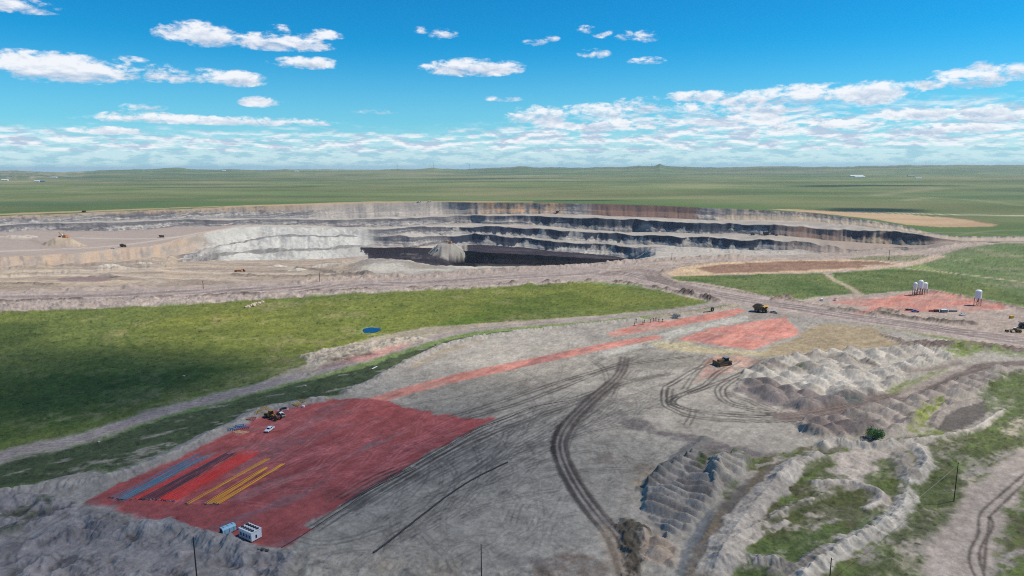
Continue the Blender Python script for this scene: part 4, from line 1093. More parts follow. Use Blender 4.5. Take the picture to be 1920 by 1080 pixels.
BZ[ix] += m_ * (.5 * fbm(x, y, 9, 4, 163, .6) + .25 * fbm(x, y, 2.2, 3, 164))


def bare(pl, cc='a69c93', a=1.0, soft=1.2, namp=2.2, gr=0):
    ix, m_ = poly(pl, soft, namp, 5, seed=170); paint(ix, m_ * a, cc, gr); return ix, m_


def weeds(pl, cc='586c33', a=.85, namp=3.5):
    ix, m_ = poly(pl, 1.5, namp, 5, seed=171); paint(ix, m_ * a * np.clip(.75 + .8 * fbm(FX[ix], FY[ix], 3, 3, 172), 0, 1), cc, 1.0); return ix, m_


weeds([(1870, 705), (1960, 690), (1960, 800), (1880, 830), (1800, 880), (1760, 960), (1700, 1010), (1640, 1080), (1560, 1100), (1720, 960), (1740, 880), (1760, 830), (1850, 800), (1880, 760)], '58653c', .65)
weeds([(1780, 820), (1870, 790), (1900, 740), (1950, 720), (1950, 780), (1860, 850), (1790, 900)], '667545', .45)
weeds([(1740, 760), (1770, 745), (1760, 790), (1720, 812), (1700, 805)], '7d8a3a')
weeds([(1725, 808), (1750, 790), (1790, 808), (1760, 822)], '6c7a3a')
weeds([(1490, 850), (1540, 845), (1530, 880), (1500, 905), (1470, 900)], '56603a')
weeds([(1640, 880), (1700, 880), (1700, 930), (1660, 940), (1620, 905)], '5d6838')
weeds([(1500, 935), (1560, 915), (1640, 930), (1620, 970), (1560, 970), (1500, 1000), (1440, 1010)], '5a5f38')
weeds([(1400, 1030), (1500, 980), (1600, 985), (1560, 1030), (1470, 1075), (1400, 1090)], '55663a')
bare([(1560, 880), (1572, 850), (1640, 843), (1680, 846), (1650, 865), (1660, 878), (1625, 893), (1600, 905), (1585, 895)], 'b0a69d')
bare([(1500, 960), (1540, 945), (1590, 952), (1560, 968), (1520, 978)], 'aaa097', .9); bare([(1475, 985), (1530, 990), (1520, 1010), (1490, 1000)], 'a89e95', .9)
bare([(1555, 900), (1590, 905), (1640, 918), (1590, 912), (1540, 912)], 'a39a8f', .7)
bare([(1735, 830), (1790, 815), (1830, 822), (1790, 845), (1745, 855)], '9b9187', .6); bare([(1800, 900), (1840, 898), (1820, 918), (1805, 915)], 'b3a89c', .8)
bare([(1870, 795), (1925, 770), (1925, 815), (1880, 820)], 'a79d93', .8); bare([(1740, 950), (1790, 950), (1780, 1000), (1730, 1080), (1640, 1090), (1700, 1000)], '9b9287', .55)
# long dark bank falling to the wet ditch
bk = [(1560, 842), (1500, 860), (1450, 890), (1400, 928), (1352, 970), (1320, 1012), (1300, 1060), (1290, 1110)]
ix, m_ = poly([(1600, 832), (1540, 842), (1480, 858), (1420, 888), (1370, 925), (1335, 965), (1300, 1010), (1275, 1090), (1330, 1100), (1360, 1040), (1395, 985), (1440, 925), (1480, 885), (1530, 858)], 1.5, 1.2, 5)
paint(ix, m_, '67635f', .1, reg=R_SPOIL); xr, yr = rot(FX[ix], FY[ix], ha2); paint(ix, m_ * np.clip(fbm(xr * .15, yr, 2, 3, 173) * 1.2, 0, 1) * .6, '7c6e58')
ridge([(1545, 850), (1480, 882), (1445, 915), (1400, 968), (1365, 1020), (1330, 1090)], 6, 2.8, 'a69f98', seed=174, gul=.5)
ridge([(1490, 868), (1476, 890), (1450, 908)], 5, 2.2, 'aaa39c', seed=175)
wt, wm = poly([(1330, 955), (1345, 950), (1320, 1000), (1290, 1040), (1280, 1080), (1265, 1080), (1285, 1020), (1305, 985)], 1, 1.2, 4); paint(wt, wm * .7, '5d646c'); BZ[wt] *= (1 - wm)
weeds([(1300, 868), (1345, 845), (1400, 852), (1380, 870), (1340, 865), (1310, 885)], '4c5a35', .8, 2)
weeds([(1355, 915), (1385, 905), (1360, 935)], '4c5a35', .8, 2)
ridge([(1402, 880), (1370, 865), (1345, 880), (1360, 905)], 5, 2, '9e978f', seed=176)
# pale windrows of spoil
ridge([(1712, 832), (1728, 852), (1738, 872), (1722, 890), (1706, 905), (1700, 930), (1690, 958), (1655, 985), (1610, 1010), (1560, 1040), (1515, 1075), (1490, 1110)], 4.4, 2.9, 'aaa49d', gul=.75, seed=180, crest='bcb6ae')
ridge([(1512, 906), (1545, 908), (1575, 904), (1610, 910), (1642, 922), (1654, 934), (1640, 950), (1612, 960)], 3.4, 2.2, 'a39b94', seed=181, crest='b7afa7')
ridge([(1536, 842), (1560, 830), (1600, 835), (1640, 838), (1690, 830)], 4.4, 3.2, 'a7a19a', gul=.6, seed=182)
ridge([(1690, 829), (1740, 824), (1790, 815), (1830, 805), (1860, 785), (1885, 768)], 2.8, 2.0, 'a9a29b', seed=183, crest='bbb4ac')
ridge([(1372, 1022), (1420, 990), (1465, 962), (1515, 940), (1560, 922)], 2.6, 1.6, 'aaa29a', seed=184)
ridge([(1380, 1032), (1430, 1000), (1480, 975)], 1.8, 1.0, 'aaa29a', seed=185)
ridge([(1690, 905), (1700, 890), (1690, 870), (1700, 850)], 5, 2.0, '8d8781', seed=186)
ridge([(1330, 1070), (1380, 1055), (1440, 1058), (1490, 1062)], 5, 2.6, '9b9590', gul=.8, seed=187)
ridge([(1430, 1085), (1500, 1060), (1540, 1030)], 3, 1.5, '7f7a75', seed=188)
ix, m_ = poly([(1752, 802), (1766, 775), (1805, 762), (1845, 752), (1856, 768), (1838, 788), (1800, 806), (1770, 812)], 1, 1.2, 4); paint(ix, m_ * .9, '5b5654', .1); W_ = wpts([(1760, 812), (1800, 808), (1850, 780), (1862, 760)])
ridge([(1748, 802), (1764, 776), (1800, 758), (1846, 748)], 3, 1.8, '8d8580', seed=189)
LOW = lambda ix: sst(1.5, .5, BZ[ix])
for pl, cc, a in (([(1490, 850), (1545, 845), (1560, 880), (1590, 905), (1510, 905), (1470, 900)], '525b37', .85), ([(1640, 868), (1700, 850), (1715, 890), (1700, 935), (1660, 930), (1620, 903)], '566138', .8),
                  ([(1500, 930), (1560, 912), (1640, 925), (1650, 960), (1560, 985), (1470, 1020), (1400, 1040), (1440, 975)], '4f5535', .8), ([(1380, 1060), (1480, 1000), (1600, 985), (1680, 950), (1650, 990), (1560, 1035), (1480, 1085), (1400, 1110)], '51603a', .85),
                  ([(1745, 830), (1850, 800), (1925, 765), (1960, 790), (1925, 860), (1870, 905), (1810, 950), (1770, 1010), (1740, 1080), (1590, 1100), (1690, 970), (1740, 890)], '535c3b', .8), ([(1860, 700), (1960, 690), (1960, 770), (1880, 790), (1850, 770), (1835, 745)], '586540', .75)):
    ix, m_ = poly(pl, 2, 4, 8, seed=371); g_ = sst(-.28, .05, .6 * fbm(FX[ix], FY[ix], 14, 4, 372, .6) + .5 * fbm(FX[ix], FY[ix], 3.5, 3, 373, .6)); paint(ix, m_ * a * g_ * LOW(ix), cc, 1.0)
# pale dirt road in the corner, with ruts
CR = [(1775, 1180), (1790, 1085), (1812, 1020), (1836, 970), (1868, 925), (1925, 876), (2020, 810), (2200, 720)]
ix, m_, d_, t_ = line(CR, 8.0, 1.5, 1.5, 6); BZ[ix] *= (1 - m_); paint(ix, m_, 'a89d95', 0, reg=R_TRACK)
tint(ix, m_ * np.clip(fbm(d_, t_ * .1, 3, 3, 190), 0, 1) * .3, .85)
for rp in ([(1940, 872), (1890, 915), (1852, 948), (1836, 968), (1834, 1000), (1820, 1030), (1818, 1055), (1832, 1090), (1850, 1130)], [(1945, 885), (1900, 925), (1870, 955), (1856, 970), (1852, 1000), (1838, 1030), (1838, 1055), (1850, 1090)], [(1856, 970), (1862, 985), (1850, 1015), (1845, 1070)]):
    ix, m_, d_, t_ = line(rp, .45, .35, .2, 2); paint(ix, m_ * .85, '544c48')
ix, m_ = poly([(1880, 960), (1930, 900), (2200, 780), (2600, 900), (2600, 1400), (1840, 1400), (1860, 1080), (1872, 1010)], 2, 3, 6); g_ = sst(-.15, .2, fbm(FX[ix], FY[ix], 7, 4, 191, .6)); paint(ix, m_ * g_ * .85, '5d6b3a', 1.0)
# small green flats above the heaps
weeds([(1762, 655), (1800, 648), (1845, 650), (1838, 662), (1790, 670), (1770, 664)], '6c7d3c'); weeds([(1780, 645), (1850, 648), (1900, 660), (1960, 668), (1960, 676), (1860, 664)], '66783c', .7)
weeds([(1480, 686), (1510, 684), (1505, 692)], '66783c', .6, 1)

# ---- banks along the yard's long upper-left edge and the rough ground in the lower left
ridge([(-100, 958), (0, 930), (90, 915), (180, 903), (240, 886), (290, 868), (340, 845), (390, 820), (440, 797), (500, 768), (560, 757), (620, 745)], 6.0, 2.8, '8f8a86', gul=.6, seed=200, crest='9f9a95')
ridge([(640, 740), (700, 715), (745, 690), (800, 664), (840, 646), (900, 633), (980, 622), (1060, 614), (1130, 606), (1210, 598)], 5.0, 2.4, '99948f', gul=1.0, seed=201)
ridge([(1215, 598), (1262, 590), (1310, 584), (1360, 577), (1380, 570)], 5, 2.0, '8f8678', gul=.9, seed=202)
ridge([(60, 915), (130, 900), (200, 893)], 5, 1.6, '948f8a', seed=203)
LLR = [(-500, 1010), (0, 930), (90, 925), (150, 950), (250, 975), (400, 1012), (500, 1034), (560, 1045), (520, 1100), (500, 1300), (-700, 1300)]
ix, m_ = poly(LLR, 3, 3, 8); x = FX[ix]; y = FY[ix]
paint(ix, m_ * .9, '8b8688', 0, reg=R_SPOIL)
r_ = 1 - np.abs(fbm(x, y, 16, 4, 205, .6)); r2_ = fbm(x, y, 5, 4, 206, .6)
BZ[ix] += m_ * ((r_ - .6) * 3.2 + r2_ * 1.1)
tint(ix, m_ * np.clip(-r2_ * 1.6 - .1, 0, 1) * .9, .42); tint(ix, m_ * np.clip(fbm(x, y, 22, 4, 207), 0, 1) * .5, .78)  # hollows darkened first: pockets of shade painted into the ground colour
ix, m_ = poly([(0, 935), (90, 930), (140, 955), (60, 1000), (0, 1030), (-200, 1060)], 3, 3, 8); paint(ix, m_ * sst(0, .35, fbm(FX[ix], FY[ix], 7, 4, 208, .6)) * .7, '4d5440', .8)
ridge([(220, 990), (300, 990), (370, 1010), (440, 1028), (480, 1040)], 6, 3.0, '8f8b8c', gul=1.0, seed=209)
ridge([(90, 1012), (150, 1000), (220, 998)], 6, 2.5, '7d787a', gul=.8, seed=210)
for pts, wd in (([(-20, 1060), (60, 1035), (180, 1030), (300, 1050), (420, 1075)], 3), ([(-40, 1025), (60, 1000), (150, 960), (200, 955)], 4), ([(300, 1000), (360, 1040), (400, 1080)], 1.5)):
    ix, m_, d_, t_ = line(pts, wd, 2, 1.5, 5); BZ[ix] *= (1 - .8 * m_); paint(ix, m_ * .7, '97918f')
for pts in ([(32, 1052), (30, 1040), (38, 1032)], [(90, 1040), (110, 1050), (130, 1056)], [(-10, 1066), (10, 1050), (60, 1010), (130, 965)]):
    lanes(pts, (0, 2.2), .22, '4f4c50', .7, .25, dom=FORE)
ix, m_ = poly([(500, 1050), (600, 1042), (800, 1048), (1000, 1070), (1150, 1085), (1150, 1400), (300, 1400), (440, 1090)], 3, 3, 6); x = FX[ix]; y = FY[ix]
BZ[ix] += m_ * (.7 * fbm(x, y, 6, 4, 211, .6)); tint(ix, m_ * np.clip(-fbm(x, y, 4, 4, 212, .6) - .1, 0, 1) * .8, .55); paint(ix, m_ * np.clip(fbm(x, y, 10, 3, 213), 0, 1) * .4, '8d7a66')
ix, m_ = poly([(165, 948), (240, 972), (250, 985), (210, 980), (170, 960)], 2, 2, 5); paint(ix, m_ * .5, '77716a')
# pond hollow
q = near(np.array([PONDC[:2]]), 30, FORE)
th_ = math.radians(8)
ax_, ay_ = rot(FX[q] - PONDC[0], FY[q] - PONDC[1], th_)
RXP, RYP = 6.6, 9.0
pr_ = np.sqrt((ax_ / RXP) ** 2 + (ay_ / RYP) ** 2) * (1 + .10 * fbm(FX[q], FY[q], 5, 3, 214))
paint(q, sst(1.9, 1.2, pr_) * .6, '5d7a34', 1.0); paint(q, sst(1.18, 1.05, pr_) * .9, '7a7460', 0)
BZ[q] -= 1.1 * sst(1.25, .8, pr_)
# keep the ground under the far road pieces flat
Zf = Zg + BZ * np.where(FORE, sst(D180 * .2, D180 * .7, Dg), 1)
NZ = (0.09 * fbm(Xg, Yg, 2.6, 3, 220, .6) + .12 * fbm(Xg, Yg, 9, 3, 221)) * FORE * np.where(REG == R_PAD, .3, np.where(REG == R_ROAD, .3, np.where(REG == R_SPOIL, 1.2, 1)))
Zf = Zf + NZ
# last speckle in the colour itself: stones, clods and tufts
sp = fbm(Xg, Yg, 1.3, 3, 222, .7) * FORE
C *= (1 + np.where(REG == R_PAD, .14, np.where(GR > .5, .24, .20)) * sp)[..., None]
tuft = np.clip(fbm(Xg, Yg, 2.2, 3, 223, .7) - .45, 0, 1) * FORE * (GR > .5)
C *= (1 - .9 * tuft)[..., None]
# broad patchiness that no fresh ground is without
for sc_, am in ((3.6, .16), (14, .10), (45, .06)):
    C *= (1 + am * fbm(Xg, Yg, sc_, 3, 230 + int(sc_), .6) * FORE)[..., None]
C *= np.array([1.00, .955, .865], np.float32)
C = np.clip(C, .004, .9)
# ---------------------------------------------------------------- terrain meshes
def gnormals():
    P_ = np.stack([Xg, Yg, Zf], -1)
    du = np.empty_like(P_); du[:, 1:-1] = P_[:, 2:] - P_[:, :-2]; du[:, 0] = P_[:, 1] - P_[:, 0]; du[:, -1] = P_[:, -1] - P_[:, -2]
    dv = np.empty_like(P_); dv[1:-1] = P_[2:] - P_[:-2]; dv[0] = P_[1] - P_[0]; dv[-1] = P_[-1] - P_[-2]
    n_ = np.cross(du, dv)
    n_ /= np.linalg.norm(n_, axis=-1, keepdims=True) + 1e-12
    n_[n_[..., 2] < 0] *= -1
    return n_


def mat_ground():
    m_ = bpy.data.materials.new("ground_material"); m_.use_nodes = True
    t_ = NT(m_.node_tree)
    for nd in list(t_.N):
        t_.N.remove(nd)
    at_ = t_.n('ShaderNodeAttribute', attribute_name='ground_colour')
    gr_ = t_.n('ShaderNodeAttribute', attribute_name='grass')
    geo = t_.n('ShaderNodeNewGeometry')
    pos = geo.outputs['Position']
    n1_ = t_.noise(pos, .9, 6, .7); n2_ = t_.noise(pos, .10, 5, .6); n3_ = t_.noise(pos, 3.2, 3, .6)
    f = t_.m('ADD', t_.m('MULTIPLY', t_.m('SUBTRACT', n1_, .5), .62), t_.m('MULTIPLY', t_.m('SUBTRACT', n2_, .5), .40))
    n4_ = t_.noise(pos, .33, 5, .7)
    f = t_.m('ADD', f, t_.m('MULTIPLY', t_.m('SUBTRACT', n4_, .5), .60))
    f = t_.m('ADD', f, t_.m('MULTIPLY', t_.m('SUBTRACT', n3_, .5), .4))
    f = t_.m('ADD', 1.0, t_.m('MULTIPLY', f, t_.m('ADD', 1.0, t_.m('MULTIPLY', gr_.outputs['Fac'], .5))))
    c_ = t_.vm('SCALE', at_.outputs['Color']); c_.node.inputs['Scale'].default_value = 1
    t_.L.new(f, c_.node.inputs['Scale'])
    b_ = t_.n('ShaderNodeBsdfPrincipled'); t_.L.new(c_, b_.inputs['Base Color'])
    b_.inputs['Roughness'].default_value = .95; b_.inputs['Specular IOR Level'].default_value = .12
    bp = t_.n('ShaderNodeBump'); bp.inputs['Strength'].default_value = .8; bp.inputs['Distance'].default_value = .16
    t_.L.new(t_.m('ADD', n1_, t_.m('MULTIPLY', n3_, .35)), bp.inputs['Height']); t_.L.new(bp.outputs[0], b_.inputs['Normal'])
    o_ = t_.n('ShaderNodeOutputMaterial'); t_.L.new(b_.outputs[0], o_.inputs[0])
    return m_


GM = mat_ground()
NRM = gnormals().reshape(-1, 3)
idg = np.arange(NR * NC).reshape(NR, NC)
j2 = (np.arange(NC) + 1) % NC
qa = idg[:-1, :]; qb = idg[:-1][:, j2]; qc = idg[1:][:, j2]; qd = idg[1:, :]
quads = np.stack([qa, qb, qc, qd], -1)
freg = REG[:-1, :]
last = np.zeros_like(freg, bool); last[:, -1] = True      # the seam behind the camera
quads = quads.reshape(-1, 4); fr = freg.reshape(-1)
allv = np.stack([Xg, Yg, Zf], -1).reshape(-1, 3).astype(np.float32)
allc = np.concatenate([C, np.ones(C.shape[:2] + (1,), np.float32)], -1).reshape(-1, 4).astype(np.float32)
allg = GR.reshape(-1).astype(np.float32)
RN = {0: 'ground', 1: 'mine_pit', 2: 'haul_road', 3: 'dirt_track', 4: 'red_gravel_pad', 5: 'work_yard_ground', 6: 'spoil_ground'}
for rid, nm in RN.items():
    fq = quads[fr == rid]
    if len(fq) == 0:
        continue
    if rid == 0:                              # cap at the camera's foot
        pass
    u_, inv_ = np.unique(fq, return_inverse=True)
    fq = inv_.reshape(-1, 4)
    me = bpy.data.meshes.new(nm)
    me.vertices.add(len(u_)); me.vertices.foreach_set('co', allv[u_].ravel())
    me.loops.add(fq.size); me.loops.foreach_set('vertex_index', fq.ravel().astype(np.int32))
    me.polygons.add(len(fq)); me.polygons.foreach_set('loop_start', np.arange(0, fq.size, 4, dtype=np.int32))
    me.polygons.foreach_set('use_smooth', np.ones(len(fq), bool))
    ca = me.attributes.new('ground_colour', 'FLOAT_COLOR', 'POINT'); ca.data.foreach_set('color', allc[u_].ravel())
    ga = me.attributes.new('grass', 'FLOAT', 'POINT'); ga.data.foreach_set('value', allg[u_])
    me.update()
    me.normals_split_custom_set_from_vertices(NRM[u_].astype(np.float32))
    me.materials.append(GM)
    ob = bpy.data.objects.new(nm, me); COL.objects.link(ob); ob['kind'] = 'structure'


def seen(px, py, dom=None):
    """the visible ground point at a photo position"""
    d_ = VIS if dom is None else dom
    c_ = np.nonzero(d_ & (np.abs(U - px) < 1.6) & (np.abs(V - py) < 2.5))
    if len(c_[0]) == 0:
        c_ = np.nonzero(d_ & (np.abs(U - px) < 3) & (np.abs(V - py) < 8))
    if len(c_[0]) == 0:
        print("seen miss", px, py); a = at(px, py, 0); return Vector(a)
    k_ = np.argmin(np.hypot(U[c_] - px, V[c_] - py) + .0005 * Dg[c_])
    return Vector((float(Xg[c_][k_]), float(Yg[c_][k_]), float(Zf[c_][k_])))


def zat(x, y):
    a = math.atan2(x, y); d = math.hypot(x, y)
    j = int(np.argmin(np.abs(AZ - a))); col_ = Dg[:, j]
    return float(np.interp(d, col_, Zf[:, j]))


# haze: one box of thin air round everything
def haze(den):
    me = bpy.data.meshes.new('haze')
    s_ = 52000; zb, zt = -320, 190
    vs = [(sx * s_, sy * s_, zz_) for zz_ in (zb, zt) for sx, sy in ((-1, -1), (1, -1), (1, 1), (-1, 1))]
    me.from_pydata(vs, [], [(3, 2, 1, 0), (4, 5, 6, 7), (0, 1, 5, 4), (1, 2, 6, 5), (2, 3, 7, 6), (3, 0, 4, 7)])
    ob = bpy.data.objects.new('haze', me); COL.objects.link(ob); ob['kind'] = 'stuff'; ob['label'] = 'thin pale blue air that fades the far prairie'
    ob['category'] = 'haze'
    m_ = bpy.data.materials.new('haze_material'); m_.use_nodes = True; t_ = m_.node_tree
    t_.nodes.clear(); v = t_.nodes.new('ShaderNodeVolumePrincipled'); v.inputs['Color'].default_value = (.72, .84, 1, 1); v.inputs['Density'].default_value = den; v.inputs['Anisotropy'].default_value = .2
    o_ = t_.nodes.new('ShaderNodeOutputMaterial'); t_.links.new(v.outputs[0], o_.inputs['Volume']); me.materials.append(m_)


haze(HAZE)
# ---------------------------------------------------------------- things
MATS = {}


def mk(name, colr, rough=.6, metal=0.0, dirt=.25, spec=.4, dcol='6b5f55'):
    if name in MATS:
        return MATS[name]
    m_ = bpy.data.materials.new(name); m_.use_nodes = True
    t_ = NT(m_.node_tree); b_ = t_.N['Principled BSDF']
    geo = t_.n('ShaderNodeTexCoord').outputs['Object']
    n_ = t_.noise(geo, 1.7, 5, .65)
    f = t_.m('MULTIPLY', t_.ss(n_, .42, .70), dirt)
    c0 = tuple(lin(colr)) + (1,); c1 = tuple(lin(dcol)) + (1,)
    t_.L.new(t_.mix(f, c0, c1), b_.inputs['Base Color'])
    b_.inputs['Roughness'].default_value = rough; b_.inputs['Metallic'].default_value = metal; b_.inputs['Specular IOR Level'].default_value = spec
    MATS[name] = m_
    return m_


YEL = mk('yellow_paint', 'd9a41f', .5); DYEL = mk('dusty_yellow_paint', 'b98d2c', .6, dirt=.5); BLK = mk('black_rubber', '1c1b1c', .9, dirt=.35); DRK = mk('dark_steel', '322f2e', .6, dirt=.4)
WHT = mk('white_paint', 'e6e6e4', .45, dirt=.12); GLS = mk('dark_glass', '10151a', .15, dirt=0, spec=.6); RIM = mk('rim_paint', '9a8a5a', .5); COALM = mk('coal_load', '252225', .95, dirt=.5, dcol='3c3834')
ORG = mk('orange_paint', 'c9803a', .55, dirt=.4); STL = mk('grey_steel', '8c8f93', .45, .4); RED = mk('red_paint', 'b4281f', .5); BLU = mk('blue_paint', '1f6f9c', .5, dirt=.2); LBL = mk('pale_blue_sheet', '9cc6d4', .5, dirt=.3, dcol='5d9ab0')
WOD = mk('timber', 'd0a97c', .8); POLW = mk('weathered_pole_wood', '2f2925', .9); RUB = mk('rust_brown', '5c4034', .8); BPC = mk('blue_truck_paint', '3f5c9c', .4); GRN = None
CBL = {'blue': mk('blue_cable_jacket', '33869e', .5, dirt=.3, dcol='7d5c66'), 'blueb': mk('deep_blue_cable_jacket', '2f6f8c', .5, dirt=.3, dcol='7d5c66'), 'plum': mk('plum_cable_jacket', '3c2636', .6, dirt=.3, dcol='6d4450'),
       'red': mk('red_cable_jacket', 'd92c22', .5, dirt=.15), 'gold': mk('gold_cable_jacket', 'e0a11c', .5, dirt=.12, dcol='8d6a3a'), 'black': mk('black_cable_jacket', '1e2430', .6, dirt=.2)}


class MB:
    def __init__(self):
        self.v = []; self.f = []

    def hexa(self, p):
        i = len(self.v); self.v += [tuple(q) for q in p]
        self.f += [(i, i + 3, i + 2, i + 1), (i + 4, i + 5, i + 6, i + 7), (i, i + 1, i + 5, i + 4), (i + 1, i + 2, i + 6, i + 5), (i + 2, i + 3, i + 7, i + 6), (i + 3, i, i + 4, i + 7)]
        return self

    def box(self, x0, x1, y0, y1, z0, z1, tx=0, ty=0):
        return self.hexa([(x0, y0, z0), (x1, y0, z0), (x1, y1, z0), (x0, y1, z0), (x0 + tx, y0 + ty, z1), (x1 - tx, y0 + ty, z1), (x1 - tx, y1 - ty, z1), (x0 + tx, y1 - ty, z1)])

    def prism(self, prof, y0, y1):
        """profile in x,z (counter-clockwise seen from -y) drawn out along y"""
        n = len(prof); i = len(self.v)
        self.v += [(a, y0, b) for a, b in prof] + [(a, y1, b) for a, b in prof]
        self.f.append(tuple(range(i, i + n))); self.f.append(tuple(range(i + 2 * n - 1, i + n - 1, -1)))
        for k in range(n):
            self.f.append((i + (k + 1) % n, i + k, i + n + k, i + n + (k + 1) % n))
        return self

    def tube(self, pts, rads, n=8, cap=True):
        pts = [Vector(p) for p in pts]
        if not hasattr(rads, '__len__'):
            rads = [rads] * len(pts)
        i0 = len(self.v); up = Vector((0, 0, 1))
        for k, p in enumerate(pts):
            d = (pts[min(k + 1, len(pts) - 1)] - pts[max(k - 1, 0)]).normalized()
            a = d.cross(up) if abs(d.dot(up)) < .95 else d.cross(Vector((1, 0, 0)))
            a.normalize(); b = a.cross(d)
            for j in range(n):
                t = 2 * math.pi * j / n
                q = p + (a * math.cos(t) + b * math.sin(t)) * rads[k]
                self.v.append(tuple(q))
        for k in range(len(pts) - 1):
            for j in range(n):
                self.f.append((i0 + k * n + j, i0 + k * n + (j + 1) % n, i0 + (k + 1) * n + (j + 1) % n, i0 + (k + 1) * n + j))
        if cap:
            self.f.append(tuple(i0 + j for j in range(n))[::-1]); self.f.append(tuple(i0 + (len(pts) - 1) * n + j for j in range(n)))
        return self

    def beam(self, a, b, w_, h_=None):
        a = Vector(a); b = Vector(b); h_ = h_ or w_
        d = (b - a).normalized(); s_ = d.cross(Vector((0, 0, 1)))
        if s_.length < .1:
            s_ = Vector((1, 0, 0))
        s_.normalize(); u = s_.cross(d)
        s_ *= w_ / 2; u *= h_ / 2
        return self.hexa([a - s_ - u, a + s_ - u, b + s_ - u, b - s_ - u, a - s_ + u, a + s_ + u, b + s_ + u, b - s_ + u])

    def build(self, name, mat, parent=None, loc=None, smooth=False):
        me = bpy.data.meshes.new(name); me.from_pydata(self.v, [], self.f)
        me.update()
        import bmesh
        bm = bmesh.new(); bm.from_mesh(me); bmesh.ops.recalc_face_normals(bm, faces=bm.faces); bm.to_mesh(me); bm.free()
        if smooth:
            for p in me.polygons:
                p.use_smooth = True
        me.materials.append(mat)
        o = bpy.data.objects.new(name, me); COL.objects.link(o)
        if parent is not None:
            o.parent = parent
        if loc is not None:
            o.location = loc
        return o


def thing(name, label, cat, loc=(0, 0, 0), rz=0.0, group=None):
    o = bpy.data.objects.new(name, None); COL.objects.link(o)
    o.empty_display_size = .5
    o.location = loc; o.rotation_euler = (0, 0, rz)
    tag(o, label, cat, group); return o


def tag(o, label, cat, group=None):
    o['label'] = label; o['category'] = cat
    if group:
        o['group'] = group
    return o


def dup(o, loc, rz=0.0, label=None, group=None, scale=None, parent=None):
    c = o.copy(); COL.objects.link(c)
    if parent is not None:
        c.parent = parent
    else:
        c.location = loc; c.rotation_euler = (0, 0, rz)
        if label: c['label'] = label
        if group: c['group'] = group
        if scale: c.scale = (scale,) * 3
    for ch in list(o.children):
        dup(ch, None, parent=c)
    return c


def wheel(parent, x, y, r, w_, rim=RIM, nm='wheel'):
    m_ = MB(); h = w_ / 2
    m_.tube([(0, -h, 0), (0, -h * .7, 0), (0, h * .7, 0), (0, h, 0)], [r * .86, r, r, r * .86], 16)
    o = m_.build(nm, BLK, parent, (x, y, r))
    s_ = 1 if y > 0 else -1
    m2 = MB(); m2.tube([(0, s_ * h * .6, 0), (0, s_ * (h + .03), 0)], [r * .5, r * .42], 12); m2.build('rim', rim, o)
    return o


def haul_truck(label, loc, rz, group=None, loaded=True, body=DYEL, canopy=YEL, s_=1.0):
    t = thing('haul_truck', label, 'haul truck', loc, rz, group); t.scale = (s_,) * 3
    MB().box(-5.4, 5.2, -1.3, 1.3, 1.4, 2.5).box(-4.6, -2.6, -2.6, 2.6, 1.4, 2.2).build('chassis', DRK, t)
    for y in (-2.9, 2.9):
        wheel(t, 3.4, y, 1.75, 1.2)
    for y in (-3.0, 3.0):
        wheel(t, -3.0, y, 1.75, 1.5)
    for y in (-1.55, 1.55):
        wheel(t, -3.0, y, 1.75, 1.2, DRK)
    MB().box(2.0, 5.6, -3.5, 3.5, 3.0, 3.35).build('deck', body, t)
    MB().box(5.2, 5.75, -1.6, 1.6, 1.4, 3.3).box(5.3, 5.9, -3.3, 3.3, .9, 1.5).build('bumper', body, t)
    g = MB()
    for k in range(7):
        g.box(5.76, 5.84, -1.4, 1.4, 1.65 + k * .22, 1.75 + k * .22)
    g.build('grille', WHT, t)
    c = MB().box(3.0, 5.2, 1.0, 3.2, 3.35, 5.0, .1, .1).build('cab', WHT if loaded else body, t)
    MB().box(3.3, 5.24, 1.15, 3.05, 4.05, 4.75).box(3.4, 4.9, .97, 3.22, 4.05, 4.75).build('window', GLS, c)
    MB().box(2.6, 5.0, -3.0, -1.2, 3.35, 4.4).build('electrical_cabinet', DRK, t)
    for y in (-2.6, 2.6):
        MB().beam((5.8, y, .6), (5.4, y, 3.4), .5, .12).build('ladder', body, t)
    b = MB()
    b.prism([(-6.9, 5.3), (-4.6, 2.9), (1.6, 2.7), (2.3, 5.2), (2.3, 5.5), (1.4, 5.5), (1.1, 3.2), (-4.4, 3.3), (-6.6, 5.6)], -3.7, 3.7)
    b.prism([(-6.9, 5.3), (-4.6, 2.9), (1.6, 2.7), (2.3, 5.6), (-6.3, 5.9)], -3.95, -3.6).prism([(-6.9, 5.3), (-4.6, 2.9), (1.6, 2.7), (2.3, 5.6), (-6.3, 5.9)], 3.6, 3.95)
    for k in range(5):
        x = -4.6 + k * 1.5
        b.box(x, x + .25, -4.08, 4.08, 3.0, 5.6)
    db = b.build('dump_body', body, t)
    MB().prism([(1.9, 5.1), (6.0, 5.75), (6.0, 6.1), (1.9, 5.65)], -3.9, 3.9).build('canopy', canopy, db)
    if loaded:
        m_ = MB(); rows = []
        for i in range(9):
            for j in range(7):
                x = -6.3 + i * 1.02; y = -3.5 + j * 7 / 6
                e_ = max(0, 1 - ((x + 2.3) / 4.6) ** 2) * max(0, 1 - (y / 3.9) ** 2)
                m_.v.append((x, y, 5.2 + 2.2 * e_ + .25 * math.sin(i * 2.1 + j * 3.3) * (e_ > .1)))
        for i in range(8):
            for j in range(6):
                a = i * 7 + j; m_.f.append((a, a + 7, a + 8, a + 1))
        m_.build('load', COALM, db)
    return t


